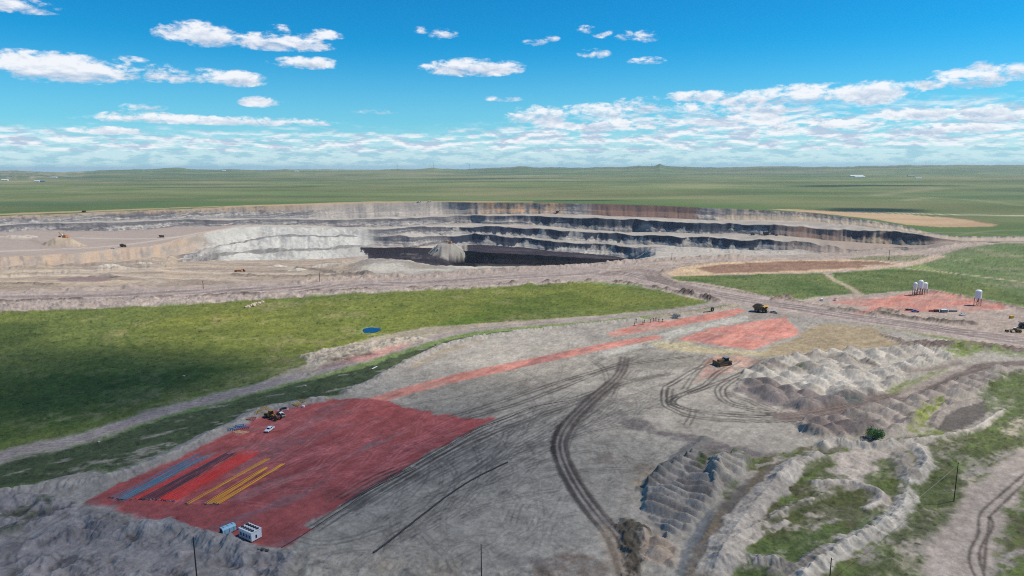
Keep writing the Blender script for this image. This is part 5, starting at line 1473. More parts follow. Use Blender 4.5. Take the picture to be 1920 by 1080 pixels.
def pickup(label, loc, rz, paint_=WHT, group=None, s_=1.0, roof=None):
    t = thing('pickup_truck', label, 'pickup truck', loc, rz, group); t.scale = (s_,) * 3
    b = MB()
    b.prism([(-2.9, .5), (2.9, .5), (2.95, .9), (2.75, 1.15), (1.35, 1.25), (-.95, 1.25), (-.95, .8), (-2.85, .8)], -.98, .98)
    b.box(-2.9, -.95, -.98, -.88, .8, 1.27).box(-2.9, -.95, .88, .98, .8, 1.27).box(-2.92, -2.8, -.98, .98, .5, 1.27)
    b.build('body', paint_, t)
    c = MB().hexa([(-.95, -.95, 1.25), (1.45, -.95, 1.25), (1.45, .95, 1.25), (-.95, .95, 1.25), (-.8, -.8, 1.93), (.75, -.8, 1.93), (.75, .8, 1.93), (-.8, .8, 1.93)]).build('cab', roof or paint_, t)
    MB().hexa([(.95, -.8, 1.36), (1.5, -.8, 1.28), (1.5, .8, 1.28), (.95, .8, 1.36), (.75, -.68, 1.86), (.86, -.68, 1.82), (.86, .68, 1.82), (.75, .68, 1.86)]).build('windscreen', GLS, c)
    w_ = MB()
    for s2 in (-1, 1):
        w_.box(-.75, .25, s2 * .91 - .03, s2 * .91 + .03, 1.34, 1.8).box(.33, 1.0, s2 * .91 - .03, s2 * .91 + .03, 1.34, 1.72)
    w_.box(-.96, -.86, -.7, .7, 1.38, 1.8).build('side_window', GLS, c)
    for x in (-1.9, 1.95):
        for y in (-.88, .88):
            wheel(t, x, y, .42, .28, STL)
    MB().box(2.93, 3.05, -.95, .95, .45, .75).build('bumper', STL, t)
    for y in (-.75, .75):
        MB().box(2.92, 2.98, y - .18, y + .18, .82, 1.0).build('headlight', WHT, t)
    return t


def dozer(label, loc, rz, s_=1.0, paint_=DYEL, roof=WHT):
    t = thing('bulldozer', label, 'bulldozer', loc, rz); t.scale = (s_,) * 3
    for y in (-1.5, 1.5):
        tr = MB().prism([(-2.6, .5), (-2.0, 0), (2.2, 0), (2.7, .5), (2.5, 1.0), (-1.2, 1.7), (-2.3, 1.2)], y - .4, y + .4).build('track', BLK, t)
        m_ = MB()
        for x in (-1.6, -.8, 0, .8, 1.6):
            m_.tube([(x, y - .46, .42), (x, y + .46, .42)], .28, 10)
        m_.build('roller', DRK, tr)
    MB().box(-2.2, 2.6, -1.05, 1.05, .6, 1.6).build('hull', DRK, t)
    MB().prism([(0, 1.6), (2.9, 1.5), (2.9, 2.4), (.2, 2.75)], -.8, .8).build('hood', paint_, t)
    c = MB().box(-1.7, 0, -.95, .95, 1.6, 3.0, .08, .08).build('cab', GLS, t)
    MB().box(-1.9, .2, -1.1, 1.1, 3.0, 3.25).build('roof', roof, c)
    MB().prism([(3.6, .1), (3.8, .1), (3.65, .9), (3.85, 1.9), (3.65, 1.95), (3.45, .9)], -2.6, 2.6).build('blade', paint_, t)
    m_ = MB()
    for y in (-1.98, 1.98):
        m_.beam((-.2, y, .6), (3.5, y, .6), .25, .35)
    m_.beam((2.6, -.5, 2.1), (3.5, -.5, 1.3), .18); m_.beam((2.6, .5, 2.1), (3.5, .5, 1.3), .18); m_.build('push_arm', paint_, t)
    MB().box(-3.6, -2.2, -.6, .6, 1.0, 1.5).box(-3.7, -3.4, -.15, .15, .2, 1.4).build('ripper', paint_, t)
    MB().tube([(1.2, .5, 2.5), (1.2, .5, 3.4)], .1, 8).build('exhaust', DRK, t)
    return t


def grader(label, loc, rz):
    t = thing('motor_grader', label, 'grader', loc, rz)
    MB().beam((4.9, 0, 1.4), (-.2, 0, 2.2), .5, .55).beam((5.0, 0, 1.4), (5.0, 0, .9), .5).build('frame', DYEL, t)
    MB().prism([(-4.6, 1.2), (-.9, 1.2), (-.9, 2.6), (-4.4, 2.3)], -.7, .7).build('engine_hood', DYEL, t)
    c = MB().box(-1.2, .5, -.85, .85, 1.5, 3.2, .05, .05).build('cab', GLS, t); MB().box(-1.3, .7, -.95, .95, 3.2, 3.38).build('roof', WHT, c)
    MB().beam((1.2, -2.3, .5), (2.6, 2.3, .5), .3, .8).build('blade', DRK, t); MB().tube([(1.9, 0, .9), (1.9, 0, 1.15)], 1.0, 16).build('turning_circle', DRK, t)
    for x in (4.9, -1.9, -3.7):
        for y in (-1.1, 1.1):
            wheel(t, x, y, .8, .5, DYEL)
    return t


def scraper(label, loc, rz):
    t = thing('wheel_scraper', label, 'scraper', loc, rz)
    MB().prism([(4.0, 1.0), (8.0, 1.0), (8.2, 2.2), (7.0, 2.9), (4.2, 2.9)], -1.3, 1.3).build('tractor_body', ORG, t)
    c = MB().box(4.2, 5.6, -.9, .9, 2.9, 4.2, .1, .1).build('cab', GLS, t); MB().box(4.1, 5.8, -1, 1, 4.2, 4.4).build('roof', ORG, c)
    MB().tube([(4.4, 0, 2.4), (3.2, 0, 3.6), (1.8, 0, 3.4), (1.4, 0, 2.6)], .45, 8).build('gooseneck', ORG, t)
    MB().prism([(-4.6, .9), (1.8, .5), (2.4, 1.2), (1.7, 3.3), (-4.6, 3.1)], -1.9, 1.9).build('bowl', ORG, t)
    MB().prism([(-8.6, 1.2), (-4.8, 1.2), (-4.8, 3.0), (-8.3, 2.6)], -1.1, 1.1).build('rear_engine', ORG, t)
    for x in (6.0, -6.0):
        for y in (-1.8, 1.8):
            wheel(t, x, y, 1.5, 1.0, ORG)
    return t


def rope_shovel(label, loc, rz, paint_, s_=1.0, boom=None):
    t = thing('mining_shovel', label, 'mining shovel', loc, rz); t.scale = (s_,) * 3
    for y in (-3.2, 3.2):
        MB().prism([(-5.2, .8), (-4.4, 0), (4.4, 0), (5.2, .8), (4.6, 1.9), (-4.6, 1.9)], y - .9, y + .9).build('track', BLK, t)
    MB().box(-3.5, 3.5, -2.4, 2.4, .9, 2.2).build('undercarriage', DRK, t)
    h = MB().box(-7.0, 3.4, -4.0, 4.0, 2.3, 7.6, .1, .1).build('machinery_house', paint_, t)
    MB().box(-6.6, -1.0, -3.6, 3.6, 7.6, 8.1).build('roof_deck', STL, h)
    c = MB().box(1.4, 4.6, 2.2, 4.4, 7.2, 9.8, .1, .1).build('cab', WHT, t); MB().box(3.0, 4.66, 2.4, 4.2, 8.2, 9.4).build('window', GLS, c)
    MB().beam((3.0, -1, 3.2), (13.5, -.4, 13.0), .9, 1.2).beam((3.0, 1, 3.2), (13.5, .4, 13.0), .9, 1.2).tube([(13.6, -1, 13.2), (13.6, 1, 13.2)], 1.2, 14).build('boom', boom or paint_, t)
    g = MB(); g.beam((-1, -1.4, 7.6), (1.0, -.5, 13.5), .4); g.beam((-1, 1.4, 7.6), (1.0, .5, 13.5), .4); g.beam((3.0, 0, 7.6), (1.0, 0, 13.5), .35); g.beam((1.0, 0, 13.5), (13.5, 0, 14.2), .16); g.build('gantry', boom or paint_, t)
    MB().beam((4.5, 0, 8.0), (13.6, 0, 5.0), .8, .7).build('dipper_stick', boom or paint_, t)
    MB().box(12.6, 15.8, -1.9, 1.9, 2.6, 5.8, .2, .2).build('dipper', DRK, t)
    MB().beam((13.6, 0, 14.3), (14.2, 0, 5.6), .14).build('hoist_rope', DRK, t)
    return t


def silo(label, loc, rz, s_=1.0, fat=1.0, group=None):
    t = thing('storage_silo', label, 'silo', loc, rz, group); t.scale = (s_,) * 3
    R_ = 1.75 * fat
    MB().tube([(0, 0, 3.8), (0, 0, 4.9), (0, 0, 10.3), (0, 0, 11.0), (0, 0, 11.1)], [.6, R_, R_, R_ * .5, .25], 24).build('tank', WHT, t)
    for k in range(4):
        a = math.pi / 4 + k * math.pi / 2
        MB().beam((R_ * 1.02 * math.cos(a), R_ * 1.02 * math.sin(a), 0), (R_ * 1.0 * math.cos(a), R_ * 1.0 * math.sin(a), 5.4), .26).build('leg', RUB, t)
    m_ = MB()
    for k in range(4):
        a = math.pi / 4 + k * math.pi / 2; b = a + math.pi / 2
        m_.beam((R_ * math.cos(a), R_ * math.sin(a), 1.0), (R_ * math.cos(b), R_ * math.sin(b), 3.4), .1)
    m_.build('cross_brace', RUB, t)
    m_ = MB(); x = R_ + .25
    m_.beam((x, -.25, .2), (x, -.25, 10), .08).beam((x, .25, .2), (x, .25, 10), .08)
    for k in range(24):
        m_.beam((x, -.25, .5 + k * .4), (x, .25, .5 + k * .4), .05)
    m_.build('ladder', STL, t)
    MB().tube([(0, 0, 3.3), (0, 0, 2.4)], [.35, .2], 10).build('outlet', STL, t)
    return t


def toward(px0, py0, px1, py1):
    a = at(px0, py0); b = at(px1, py1); return math.atan2(b[1] - a[1], b[0] - a[0])


S = seen
# big machines on the haul road and yard
haul_truck('loaded yellow haul truck heaped with dark rock, parked beside the haul road junction', S(1426, 584), math.radians(-33), canopy=YEL, body=mk('brown_dusty_paint', '6f5534', .7, dirt=.4), s_=.95)
pickup('small silver pickup parked at the front wheel of the loaded haul truck', S(1451, 588), math.radians(-35), STL)
dozer('black and yellow bulldozer with boxy white roofed cab on the pink pad', S(1358, 684), math.radians(200), s_=1.5, roof=STL, paint_=mk('brown_dusty_paint', '6f5534', .7, dirt=.4))
grader('long low grader with dark wheels on the haul road at the right edge', S(1902, 624), math.radians(172))
haul_truck('dark haul truck cut by the right edge of the photo, behind the grader', S(1922, 616), math.radians(160), loaded=False, body=DRK, canopy=DRK, s_=.7)
pickup('white pickup alone in the open on the red crushed rock pad', S(505, 807), toward(512, 801, 497, 812), WHT)
pickup('black pickup with white cab roof beside the yellow wheel loader', S(527, 779), toward(518, 774, 537, 784), mk('black_car_paint', '14161a', .3, dirt=.1), roof=WHT)


def loader(label, loc, rz):
    t = thing('wheel_loader', label, 'wheel loader', loc, rz)
    MB().prism([(-4.2, .9), (-.6, .9), (-.6, 2.4), (-4.0, 2.1)], -1.2, 1.2).box(-.6, 2.4, -.7, .7, .9, 1.6).build('body', DYEL, t)
    c = MB().box(-1.4, .4, -.9, .9, 2.0, 3.7, .1, .1).build('cab', GLS, t); MB().box(-1.5, .5, -1, 1, 3.7, 3.9).build('roof', DYEL, c)
    for x in (-2.8, 1.7):
        for y in (-1.4, 1.4):
            wheel(t, x, y, 1.05, .8, DYEL)
    MB().beam((1.0, -.6, 2.2), (4.2, -.6, 1.0), .3, .5).beam((1.0, .6, 2.2), (4.2, .6, 1.0), .3, .5).build('lift_arm', DYEL, t)
    r = MB().tube([(4.9, -1.5, 1.4), (4.9, -1.35, 1.4)], 1.3, 16).tube([(4.9, 1.35, 1.4), (4.9, 1.5, 1.4)], 1.3, 16).tube([(4.9, -1.4, 1.4), (4.9, 1.4, 1.4)], .7, 12).build('cable_reel', RUB, t)
    return t


loader('dusty yellow wheel loader with cable reel at the top edge of the red pad', S(509, 783), toward(500, 778, 524, 786))


# white cooling unit with ten roof fans
def fan_unit(loc, rz):
    t = thing('cooling_unit', 'white box shaped cooling unit with ten round roof fans on the red pad', 'cooling unit', loc, rz)
    L_, W_, H_ = 6.4, 3.9, 3.3
    MB().box(-L_ / 2, L_ / 2, -W_ / 2, W_ / 2, .35, H_).build('body', WHT, t)
    MB().box(-L_ / 2 + .1, L_ / 2 - .1, -W_ / 2 + .2, W_ / 2 - .2, .05, .35).build('skid', DRK, t)
    MB().box(-L_ / 2 - .12, L_ / 2 + .12, -W_ / 2 - .12, W_ / 2 + .12, H_, H_ + .16).build('roof', WHT, t)
    for k in range(5):
        for y in (-.92, .92):
            x = -L_ / 2 + .65 + k * (L_ - 1.3) / 4
            f = MB().tube([(0, 0, 0), (0, 0, .3)], [.5, .5], 20).build('roof_fan', BLK, t, (x, y, H_ + .165))
            MB().beam((-.4, 0, .33), (.4, 0, .33), .08, .03).beam((0, -.4, .34), (0, .4, .34), .08, .02).build('guard', STL, f)
    for k in range(4):
        x = -L_ / 2 + .9 + k * 1.5
        MB().box(x - .45, x + .45, -W_ / 2 - .04, -W_ / 2 + .03, 1.2, 2.3).build('louvre', mk('slate_louvre', '46566e', .5, dirt=.2), t)
    MB().box(L_ / 2 - .03, L_ / 2 + .04, -.45, .15, .9, 2.0).build('hatch', BLK, t)
    return t


rzf = toward(455, 1005, 482, 1017)
fan_unit(S(470, 1008), rzf)


def blue_shelter(loc, rz):
    t = thing('equipment_shelter', 'pale blue arched roof shelter with black panel standing for its open end on the red pad', 'shelter', loc, rz)
    pr = [(-1.2, .3), (1.2, .3), (1.2, 1.9), (.75, 2.5), (-.75, 2.5), (-1.2, 1.9)]
    m_ = MB(); n = 6; L_ = 4.6
    m_.v = [(-L_ / 2, a, b) for a, b in pr] + [(L_ / 2, a, b) for a, b in pr]
    m_.f = [tuple(range(n)), tuple(range(2 * n - 1, n - 1, -1))] + [(k, (k + 1) % n, n + (k + 1) % n, n + k) for k in range(n)]
    m_.build('shell', LBL, t)
    m_ = MB()
    for x in (-1.6, -.1, 1.5):
        m_.box(x - .08, x + .08, -1.25, 1.25, .35, 1.9).box(x - .08, x + .08, -.76, .76, 2.45, 2.56)
    m_.build('rib', BLU, t)
    MB().box(-L_ / 2 - .05, -L_ / 2 + .02, -.95, .95, .4, 2.1).build('black_end_panel', BLK, t)  # black slab on the closed shell, paints the dark of an opening
    MB().box(-L_ / 2 - .9, L_ / 2 + 1.2, -1.0, -.8, .05, .3).box(-L_ / 2 - .9, L_ / 2 + 1.2, .8, 1.0, .05, .3).build('skid', DRK, t)
    return t


blue_shelter(S(428, 998), toward(415, 1003, 441, 992))
MB().box(-2.6, 2.6, -.5, .5, .02, .16).build('mat', mk('grey_mat', '33363c', .8)).location = S(490, 1032)
o = bpy.data.objects['mat']; o.name = 'ground_mat'; o.rotation_euler[2] = toward(478, 1030, 503, 1035); tag(o, 'flat dark grey mat on the bank below the white cooling unit', 'mat')
# silos and what stands round them
for px, py, sc_, ft, lb in ((1714, 553, 1.15, .85, 'slim white silo on legs, leftmost of the three grouped silos'), (1724, 552.5, 1.3, .95, 'tall white silo on legs, middle one of the three grouped silos'), (1734, 552, 1.05, 1.2, 'short stout white silo on legs, rightmost of the three grouped silos'), (1832, 573, 1.28, 1.15, 'white silo on legs standing alone at the right of the small red pad')):
    silo(lb, S(px, py), math.radians(20), sc_ * .98, ft, 'white silos on the small red pad')
pickup('black pickup with white roof, left of the pair on the small red pad', S(1705, 583), math.radians(-10), mk('black_car_paint', '14161a'), roof=WHT)
pickup('blue pickup, right of the pair on the small red pad', S(1716, 585), math.radians(160), BPC)
pickup('white pickup standing alone below the small red pad', S(1804, 592), math.radians(20), WHT)


def crate(nm, label, cat, loc, rz, sx, sy, sz, mat, rmat=None, lid=True):
    t = thing(nm, label, cat, loc, rz)
    b = MB().box(-sx / 2, sx / 2, -sy / 2, sy / 2, .25, sz)
    for k in range(int(sx / .6)):
        x = -sx / 2 + .3 + k * .6
        b.box(x - .06, x + .06, -sy / 2 - .05, sy / 2 + .05, .3, sz - .1)
    b.build('body', mat, t)
    MB().box(-sx / 2 - .08, sx / 2 + .08, -sy / 2 - .08, sy / 2 + .08, sz, sz + .12).build('roof', rmat or mat, t)
    MB().box(sx / 2 - .02, sx / 2 + .05, -.5, .4, .35, min(sz - .3, 2.1)).build('door', DRK, t)
    MB().box(-sx / 2, sx / 2, -sy / 2 + .1, sy / 2 - .1, 0, .25).build('skid', DRK, t)
    return t


crate('equipment_skid', 'low red steel bin, leftmost in the row by the small red pad', 'bin', S(1746, 585), math.radians(10), 3.0, 1.6, 1.1, RED)
crate('storage_container', 'brown steel container between the red bin and the grey container', 'container', S(1756, 585), math.radians(12), 3.6, 2.2, 2.0, RUB)
crate('storage_container', 'grey container with pale roof in the row by the small red pad', 'container', S(1770, 585), math.radians(6), 5.2, 2.4, 2.5, mk('blue_grey_sheet', '7d8894', .5), WHT)
crate('equipment_trailer', 'long low silver trailer at the right end of the row', 'trailer', S(1787, 584), math.radians(-8), 5.8, 2.0, 1.3, STL)
crate('light_trailer', 'small white trailer beside the haul road, left of two', 'trailer', S(1541, 563), math.radians(80), 2.6, 1.8, 2.0, WHT)
crate('light_trailer', 'small white trailer beside the haul road, right of two', 'trailer', S(1566, 564), math.radians(40), 2.6, 1.8, 1.9, WHT, RED)
crate('fuel_tank', 'small yellow tank box standing alone near the right edge', 'tank', S(1896, 596), math.radians(15), 2.8, 2.0, 1.9, YEL)
# machines inside the pit
haul_truck('black haul truck with yellow stripe on the upper left pit bench', S(231, 463), math.radians(10), body=DRK, canopy=YEL, s_=.95)
haul_truck('orange haul truck climbing the ramp on the left side of the pit', S(304, 445), math.radians(20), body=DRK, canopy=ORG, loaded=False, s_=.95)
pickup('small white pickup following the black haul truck in the pit', S(211, 466), math.radians(5), WHT, s_=1.3)
scraper('orange wheel scraper on the flat in front of the pale spoil', S(450, 505), math.radians(5))
cx, cy, cz = MD['left_mound']
rope_shovel('orange shovel with raised boom digging on the mound at the left', Vector((cx, cy + 6, zat(cx, cy + 6) - .3)), math.radians(165), ORG, .9)
cx, cy, cz = MD['coal_mound']
rope_shovel('orange shovel on top of the grey mound in the coal pit', Vector((cx + 12, cy + 4, zat(cx + 12, cy + 4) - .3)), math.radians(150), ORG, .85)
rope_shovel('dark shovel with raised boom loading on the right pit bench', S(1437, 441), math.radians(10), mk('blue_black_paint', '20262e', .5), 1.05, DRK)
haul_truck('black haul truck waiting left of the dark shovel on the bench', S(1411, 441), math.radians(-5), body=DRK, canopy=DRK, loaded=True, s_=.8)
pickup('tan service truck between the waiting haul truck and dark shovel', S(1427, 441), math.radians(0), WOD, s_=1.8)
haul_truck('small dark haul truck just right of the dark shovel', S(1456, 442), math.radians(185), body=DRK, canopy=DRK, s_=.5)
rope_shovel('small black shovel under the orange top wall of the pit', S(1046, 399), math.radians(25), BLK, .7, DRK)
for px, py, lb in ((817, 478, 'white truck on the dark coal floor, left of the grey mound'), (822, 480, 'white truck at the foot of the grey mound in the coal pit')):
    pickup(lb, S(px, py), 1.2, WHT, s_=1.8)
pickup('white truck parked on the far rim of the pit, left of two', S(786, 378.2, FAR), .2, WHT, s_=2.2)
pickup('white truck parked on the far rim of the pit, right of two', S(806, 378.2, FAR), .4, WHT, s_=2.2)
crate('utility_shed', 'small dark shed on the far left rim of the pit', 'shed', S(157, 397.5, FAR), .2, 9, 5, 4, DRK)


# poles
def pole(label, base, h, group=None, r=.16, arm=False):
    t = thing('utility_pole', label, 'utility pole', base, 0, group)
    MB().tube([(0, 0, -.8), (0, 0, h)], [r * 1.15, r * .8], 10).build('pole_shaft', POLW, t)
    for k, (z_, s_) in enumerate(((h - .5, 1), (h - 1.6, -1), (h - 2.7, 1))):
        MB().tube([(s_ * r, 0, z_), (s_ * (r + .35), 0, z_ + .05), (s_ * (r + .42), 0, z_ + .22)], [.05, .06, .09], 6).build('insulator', STL, t)
    if arm:
        MB().beam((-1.3, 0, h - .4), (1.3, 0, h - .4), .14).build('crossarm', POLW, t)
    return t


def top_at(px, py, h):
    """foot of a pole whose top shows at a photo point"""
    g = 0.0
    for _ in range(4):
        p = at(px, py, g + h); g = zat(p[0], p[1])
    return Vector((p[0], p[1], g)), Vector((p[0], p[1], g + h))


PB = S(1791, 948); hp = 15.0
b_, tp0 = top_at(1797, 867, hp)
pole('dark utility pole beside the pale dirt road at the right, whole pole in view', b_, hp)
b2, tp1 = top_at(1559, 1046, hp); pole('utility pole at the bottom edge below the pale windrow of spoil', b2, hp)
b3, tp2 = top_at(902, 1020, hp); pole('utility pole at the bottom edge in the middle of the yard', b3, hp)
b4, tp3 = top_at(362, 1006, hp); pole('utility pole at the lower left below the pale blue shelter', b4, hp, r=.19)
nd_ = (tp0 - tp1); tpn = tp0 + nd_ * 1.1; bn = Vector((tpn.x, tpn.y, zat(tpn.x, tpn.y)))


def wire(label, a, b, sag=1.2, r=.022, mat=STL):
    pts = [a.lerp(b, t) - Vector((0, 0, sag * 4 * t * (1 - t))) for t in np.linspace(0, 1, 24)]
    o = MB().tube(pts, r, 5).build('power_line', mat); tag(o, label, 'wire'); return o


for k, (dz_, dx_, nm) in enumerate(((-.3, .5, 'upper'), (-1.4, -.5, 'lower'))):
    wire('pale %s wire strung between the two poles at the lower right' % nm, tp0 + Vector((dx_, 0, dz_)), tp1 + Vector((dx_, 0, dz_)), 1.4)
for px, pt, pb, lb in ((600, 511, 529, 'thin pole on the flat above the haul road, left of the coal pit'), (1259, 475, 488, 'thin pole on the pit edge above the road junction'), (1666, 470, 487, 'thin pole beside the upper road near the pit east end'), (381, 526, 541, 'thin pole by the haul road below the orange scraper')):
    bb = S(px, pb); d = math.hypot(bb.x, bb.y)
    pole(lb, bb, (pb - pt) * d / 1290 * .95, r=.28, arm=True)


# cables laid out side by side on the red pad
def cable(a, b, r, mat, label, group, wig=.5, seed=0, nm='cable'):
    A_ = Vector(at(*a)); B_ = Vector(at(*b)); rn = random.Random(seed)
    n = 26; d = (B_ - A_); L_ = d.length; nx = Vector((-d.y, d.x, 0)).normalized()
    ph = [rn.uniform(0, 6.28) for _ in range(3)]; am = [rn.uniform(.3, 1) * wig * q for q in (1, .4, .18)]
    pts = []
    for k in range(n + 1):
        t = k / n
        o = sum(am[q] * math.sin(ph[q] + t * (2.2, 5.1, 11)[q]) for q in range(3))
        p = A_ + d * t + nx * o
        pts.append(Vector((p.x, p.y, zat(p.x, p.y) + r + .03)))
    ob = MB().tube(pts, r, 5).build(nm, mat); tag(ob, label, 'cable', group)
    return ob


rn = random.Random(11)


def bundle(a0, a1, b0, b1, n, r, mats, label, group, wig=.5, conn=True, jit=1.5):
    for k in range(n):
        t = (k + .5) / n
        j1 = rn.gauss(0, jit); j2 = rn.gauss(0, jit * 2.2)
        a = (a0[0] * (1 - t) + a1[0] * t + j1 * .6, a0[1] * (1 - t) + a1[1] * t + rn.gauss(0, .8))
        b = (b0[0] * (1 - t) + b1[0] * t + j2 * 1.2, b0[1] * (1 - t) + b1[1] * t - j2 * .7)
        c = cable(a, b, r, mats[k % len(mats)], label, group, wig, rn.random())
        if conn:
            v0 = Vector(c.data.vertices[0].co)
            m_ = MB().tube([v0 + Vector((0, 0, .02)), v0 + Vector((-.5 + rn.uniform(-.4, .4), -.35, .05))], .17, 6).build('connector', DRK if rn.random() < .7 else STL, c)


bundle((206, 933), (214, 934), (368, 852), (376, 851), 4, .08, [CBL['blueb']], 'blue cable of the thin outer left set on the red pad', 'blue cables, outer left set')
bundle((218, 936), (236, 936), (352, 864), (392, 856), 11, .085, [CBL['blue'], CBL['blueb']], 'blue cable of the wide set at the left of the red pad', 'blue cables, wide set')
bundle((246, 936), (256, 936), (410, 851), (420, 850), 3, .08, [CBL['red']], 'red cable between the blue and dark plum cable sets', 'red cables beside the blue set')
bundle((258, 936), (294, 937), (420, 851), (440, 851), 14, .10, [CBL['plum']], 'dark plum cable in the middle set on the red pad', 'dark plum cables')
bundle((296, 937), (332, 940), (446, 852), (486, 851), 16, .085, [CBL['red']], 'bright red cable of the broad set right of the plum cables', 'bright red cables', jit=2.2)
bundle((350, 943), (356, 945), (498, 861), (504, 862), 4, .09, [CBL['gold']], 'golden yellow cable of the thin left set', 'golden cables, thin left set', wig=.4, jit=.6)
bundle((384, 944), (398, 946), (496, 876), (504, 878), 7, .09, [CBL['gold']], 'golden yellow cable of the middle set', 'golden cables, middle set', wig=.4, jit=.8)
bundle((402, 944), (412, 945), (528, 869), (534, 871), 6, .10, [CBL['gold']], 'golden yellow cable of the outer right set', 'golden cables, outer right set', wig=.4, jit=.6)


def hose(pts, r, mat, label, nm='pipe'):
    W = smooth(pts, 8)
    ob = MB().tube([Vector((p[0], p[1], zat(p[0], p[1]) + r * .9)) for p in W], r, 8).build(nm, mat); tag(ob, label, 'pipe'); return ob


hose([(700, 1038), (740, 1008), (800, 960), (860, 916), (905, 890), (952, 868)], .30, CBL['black'], 'long black pipe lying alone across the grey yard below the red pad')
hose([(528, 1027), (560, 1008), (600, 982), (650, 950), (700, 916), (780, 878)], .13, CBL['black'], 'thin black pipe along the lower right edge of the red pad')
hose([(780, 872), (850, 830), (900, 802), (940, 788), (1000, 764), (1060, 752)], .13, CBL['black'], 'thin black pipe running from the red pad towards the graded lane')
hose([(660, 938), (720, 904), (770, 876)], .11, CBL['black'], 'short black pipe beside the lower tip of the red pad')
hose([(640, 948), (690, 918), (740, 890)], .11, CBL['black'], 'short black pipe lying nearest the red pad edge')


# stored gear along the top edge of the pad
def frame_stack(label, px, py, rz, L_, W_, n, mat, cat='steel rack', nm='steel_rack', h=.5, wd=.22):
    t = thing(nm, label, cat, S(px, py), rz)
    m_ = MB()
    for y in (-W_ / 2, W_ / 2):
        m_.beam((-L_ / 2, y, h), (L_ / 2, y, h), wd)
    m_.build('side_beam', mat, t)
    m_ = MB()
    for k in range(n):
        x = -L_ / 2 + (k + .5) * L_ / n
        m_.beam((x, -W_ / 2 + wd * .6, h), (x, W_ / 2 - wd * .6, h), wd * .8)
    m_.build('cross_beam', mat, t)
    for x in (-L_ / 2 + wd, L_ / 2 - wd):
        for y in (-W_ / 2, W_ / 2):
            MB().box(x - .1, x + .1, y - .09, y + .09, 0, h - wd / 2 - .003).build('leg', mat, t)
    return t


frame_stack('blue steel frame, leftmost of three at the pad edge', 436, 809, .5, 4.2, 1.8, 4, BLU)
frame_stack('blue steel frame behind the other two at the pad edge', 447, 801, .4, 5.0, 1.8, 5, BLU, h=.8)
frame_stack('long blue steel frame, rightmost of three at the pad edge', 457, 803, .2, 5.0, 1.6, 5, BLU, h=.9)
for k in range(5):
    o = MB().box(-.35, .35, -1.7, 1.7, .02, .22).build('timber_skid', WOD); o.location = S(444 + k * 4.2, 809.5 + k * .5); o.rotation_euler[2] = -.9
    tag(o, 'pale timber skid in the row beside the blue frames', 'timber', 'pale timber skids beside the blue frames')
t = frame_stack('low red steel rack between the blue frames and the wheel loader', 471, 789, .2, 4.4, 2.0, 6, RED)
for k in range(7):
    px = 480 + k * 3.6; py = 781 - k * 1.7
    t = thing('cable_stand', 'small yellow A shaped cable stand in the row left of the wheel loader', 'cable stand', S(px, py), .6 + .1 * k, 'yellow cable stands left of the wheel loader')
    m_ = MB()
    for y in (-.5, .5):
        m_.beam((-.7, y, 0), (0, y, 1.6), .12).beam((.7, y, 0), (0, y, 1.6), .12)
    m_.build('leg_frame', YEL, t); MB().beam((0, -.6, 1.6), (0, .6, 1.6), .16).build('top_bar', YEL, t)
t = frame_stack('pale flat rack loaded with dark drums behind the black pickup', 531, 770, .25, 5.6, 2.2, 6, WHT, 'rack', 'drum_rack', h=.4)
for k in range(5):
    o = MB().tube([(0, 0, 0), (0, 0, .95)], .42, 12).build('drum', DRK); p = S(527 + k * 2.4, 771 - k * .7); o.location = p + Vector((0, 0, .55)); tag(o, 'dark steel drum standing on the pale flat rack', 'drum', 'dark drums on the pale rack')
frame_stack('yellow steel rack at the top corner of the red pad', 557, 762, -.3, 4.4, 2.2, 5, YEL, 'rack', 'storage_rack')
frame_stack('dull yellow steel rack behind the other at the top corner', 567, 757, -.2, 3.8, 1.6, 4, DYEL, 'rack', 'storage_rack')
o = MB().tube([(0, 0, .05), (0, 0, .8)], .7, 14).build('drum', WHT); o.location = S(569, 763); tag(o, 'short white drum at the right end of the yellow racks', 'drum')
for i_, (px, py) in enumerate(((1190, 611), (1192, 603), (1205, 608), (1209, 605), (1220, 605), (1225, 603), (1229, 602), (1236, 604), (1242, 603))):
    t = thing('cable_stand', 'small dark red cable stand in the line beside the upper red strip', 'cable stand', S(px, py), .3 * i_, 'dark red cable stands beside the upper red strip')
    MB().box(-1.0, 1.0, -.5, .5, 0, .2).build('base', RED, t); MB().beam((0, 0, .2), (0, 0, 2.0), .28).box(-.35, .35, -.3, .3, 1.7, 2.3).build('post', DRK, t)
# big tyre and pipe roll on the bank
t = thing('used_tyre', 'large black tyre leaning on the bank by the road junction', 'tyre', S(1336, 583), .6)
m_ = MB(); n = 20
for k in range(n):
    a = 2 * math.pi * k / n
    for (rr, yy_) in ((1.0, -.5), (1.75, -.55), (1.9, 0), (1.75, .55), (1.0, .5)):
        m_.v.append((rr * math.cos(a), yy_, 1.8 + rr * math.sin(a)))
for k in range(n):
    for j in range(5):
        m_.f.append((k * 5 + j, k * 5 + (j + 1) % 5, ((k + 1) % n) * 5 + (j + 1) % 5, ((k + 1) % n) * 5 + j))
m_.build('tyre_carcass', BLK, t, smooth=True); MB().tube([(0, -.3, 1.8), (0, .3, 1.8)], .95, 16).build('rim', STL, t)
o = MB().tube([(-3.4, 0, .3), (3.4, .4, .3)], .45, 10).build('steel_pipe', BLK); o.location = S(1325, 585); o.rotation_euler[2] = .35; tag(o, 'short thick black pipe lying next to the large tyre', 'pipe')
# plank, stones
o = MB().box(-2.8, 2.8, -.35, .35, .05, .25).build('timber_plank', WHT); o.location = S(702, 690); o.rotation_euler[2] = toward(697, 692, 707, 687); tag(o, 'single pale plank on the dark green strip below the track', 'plank')


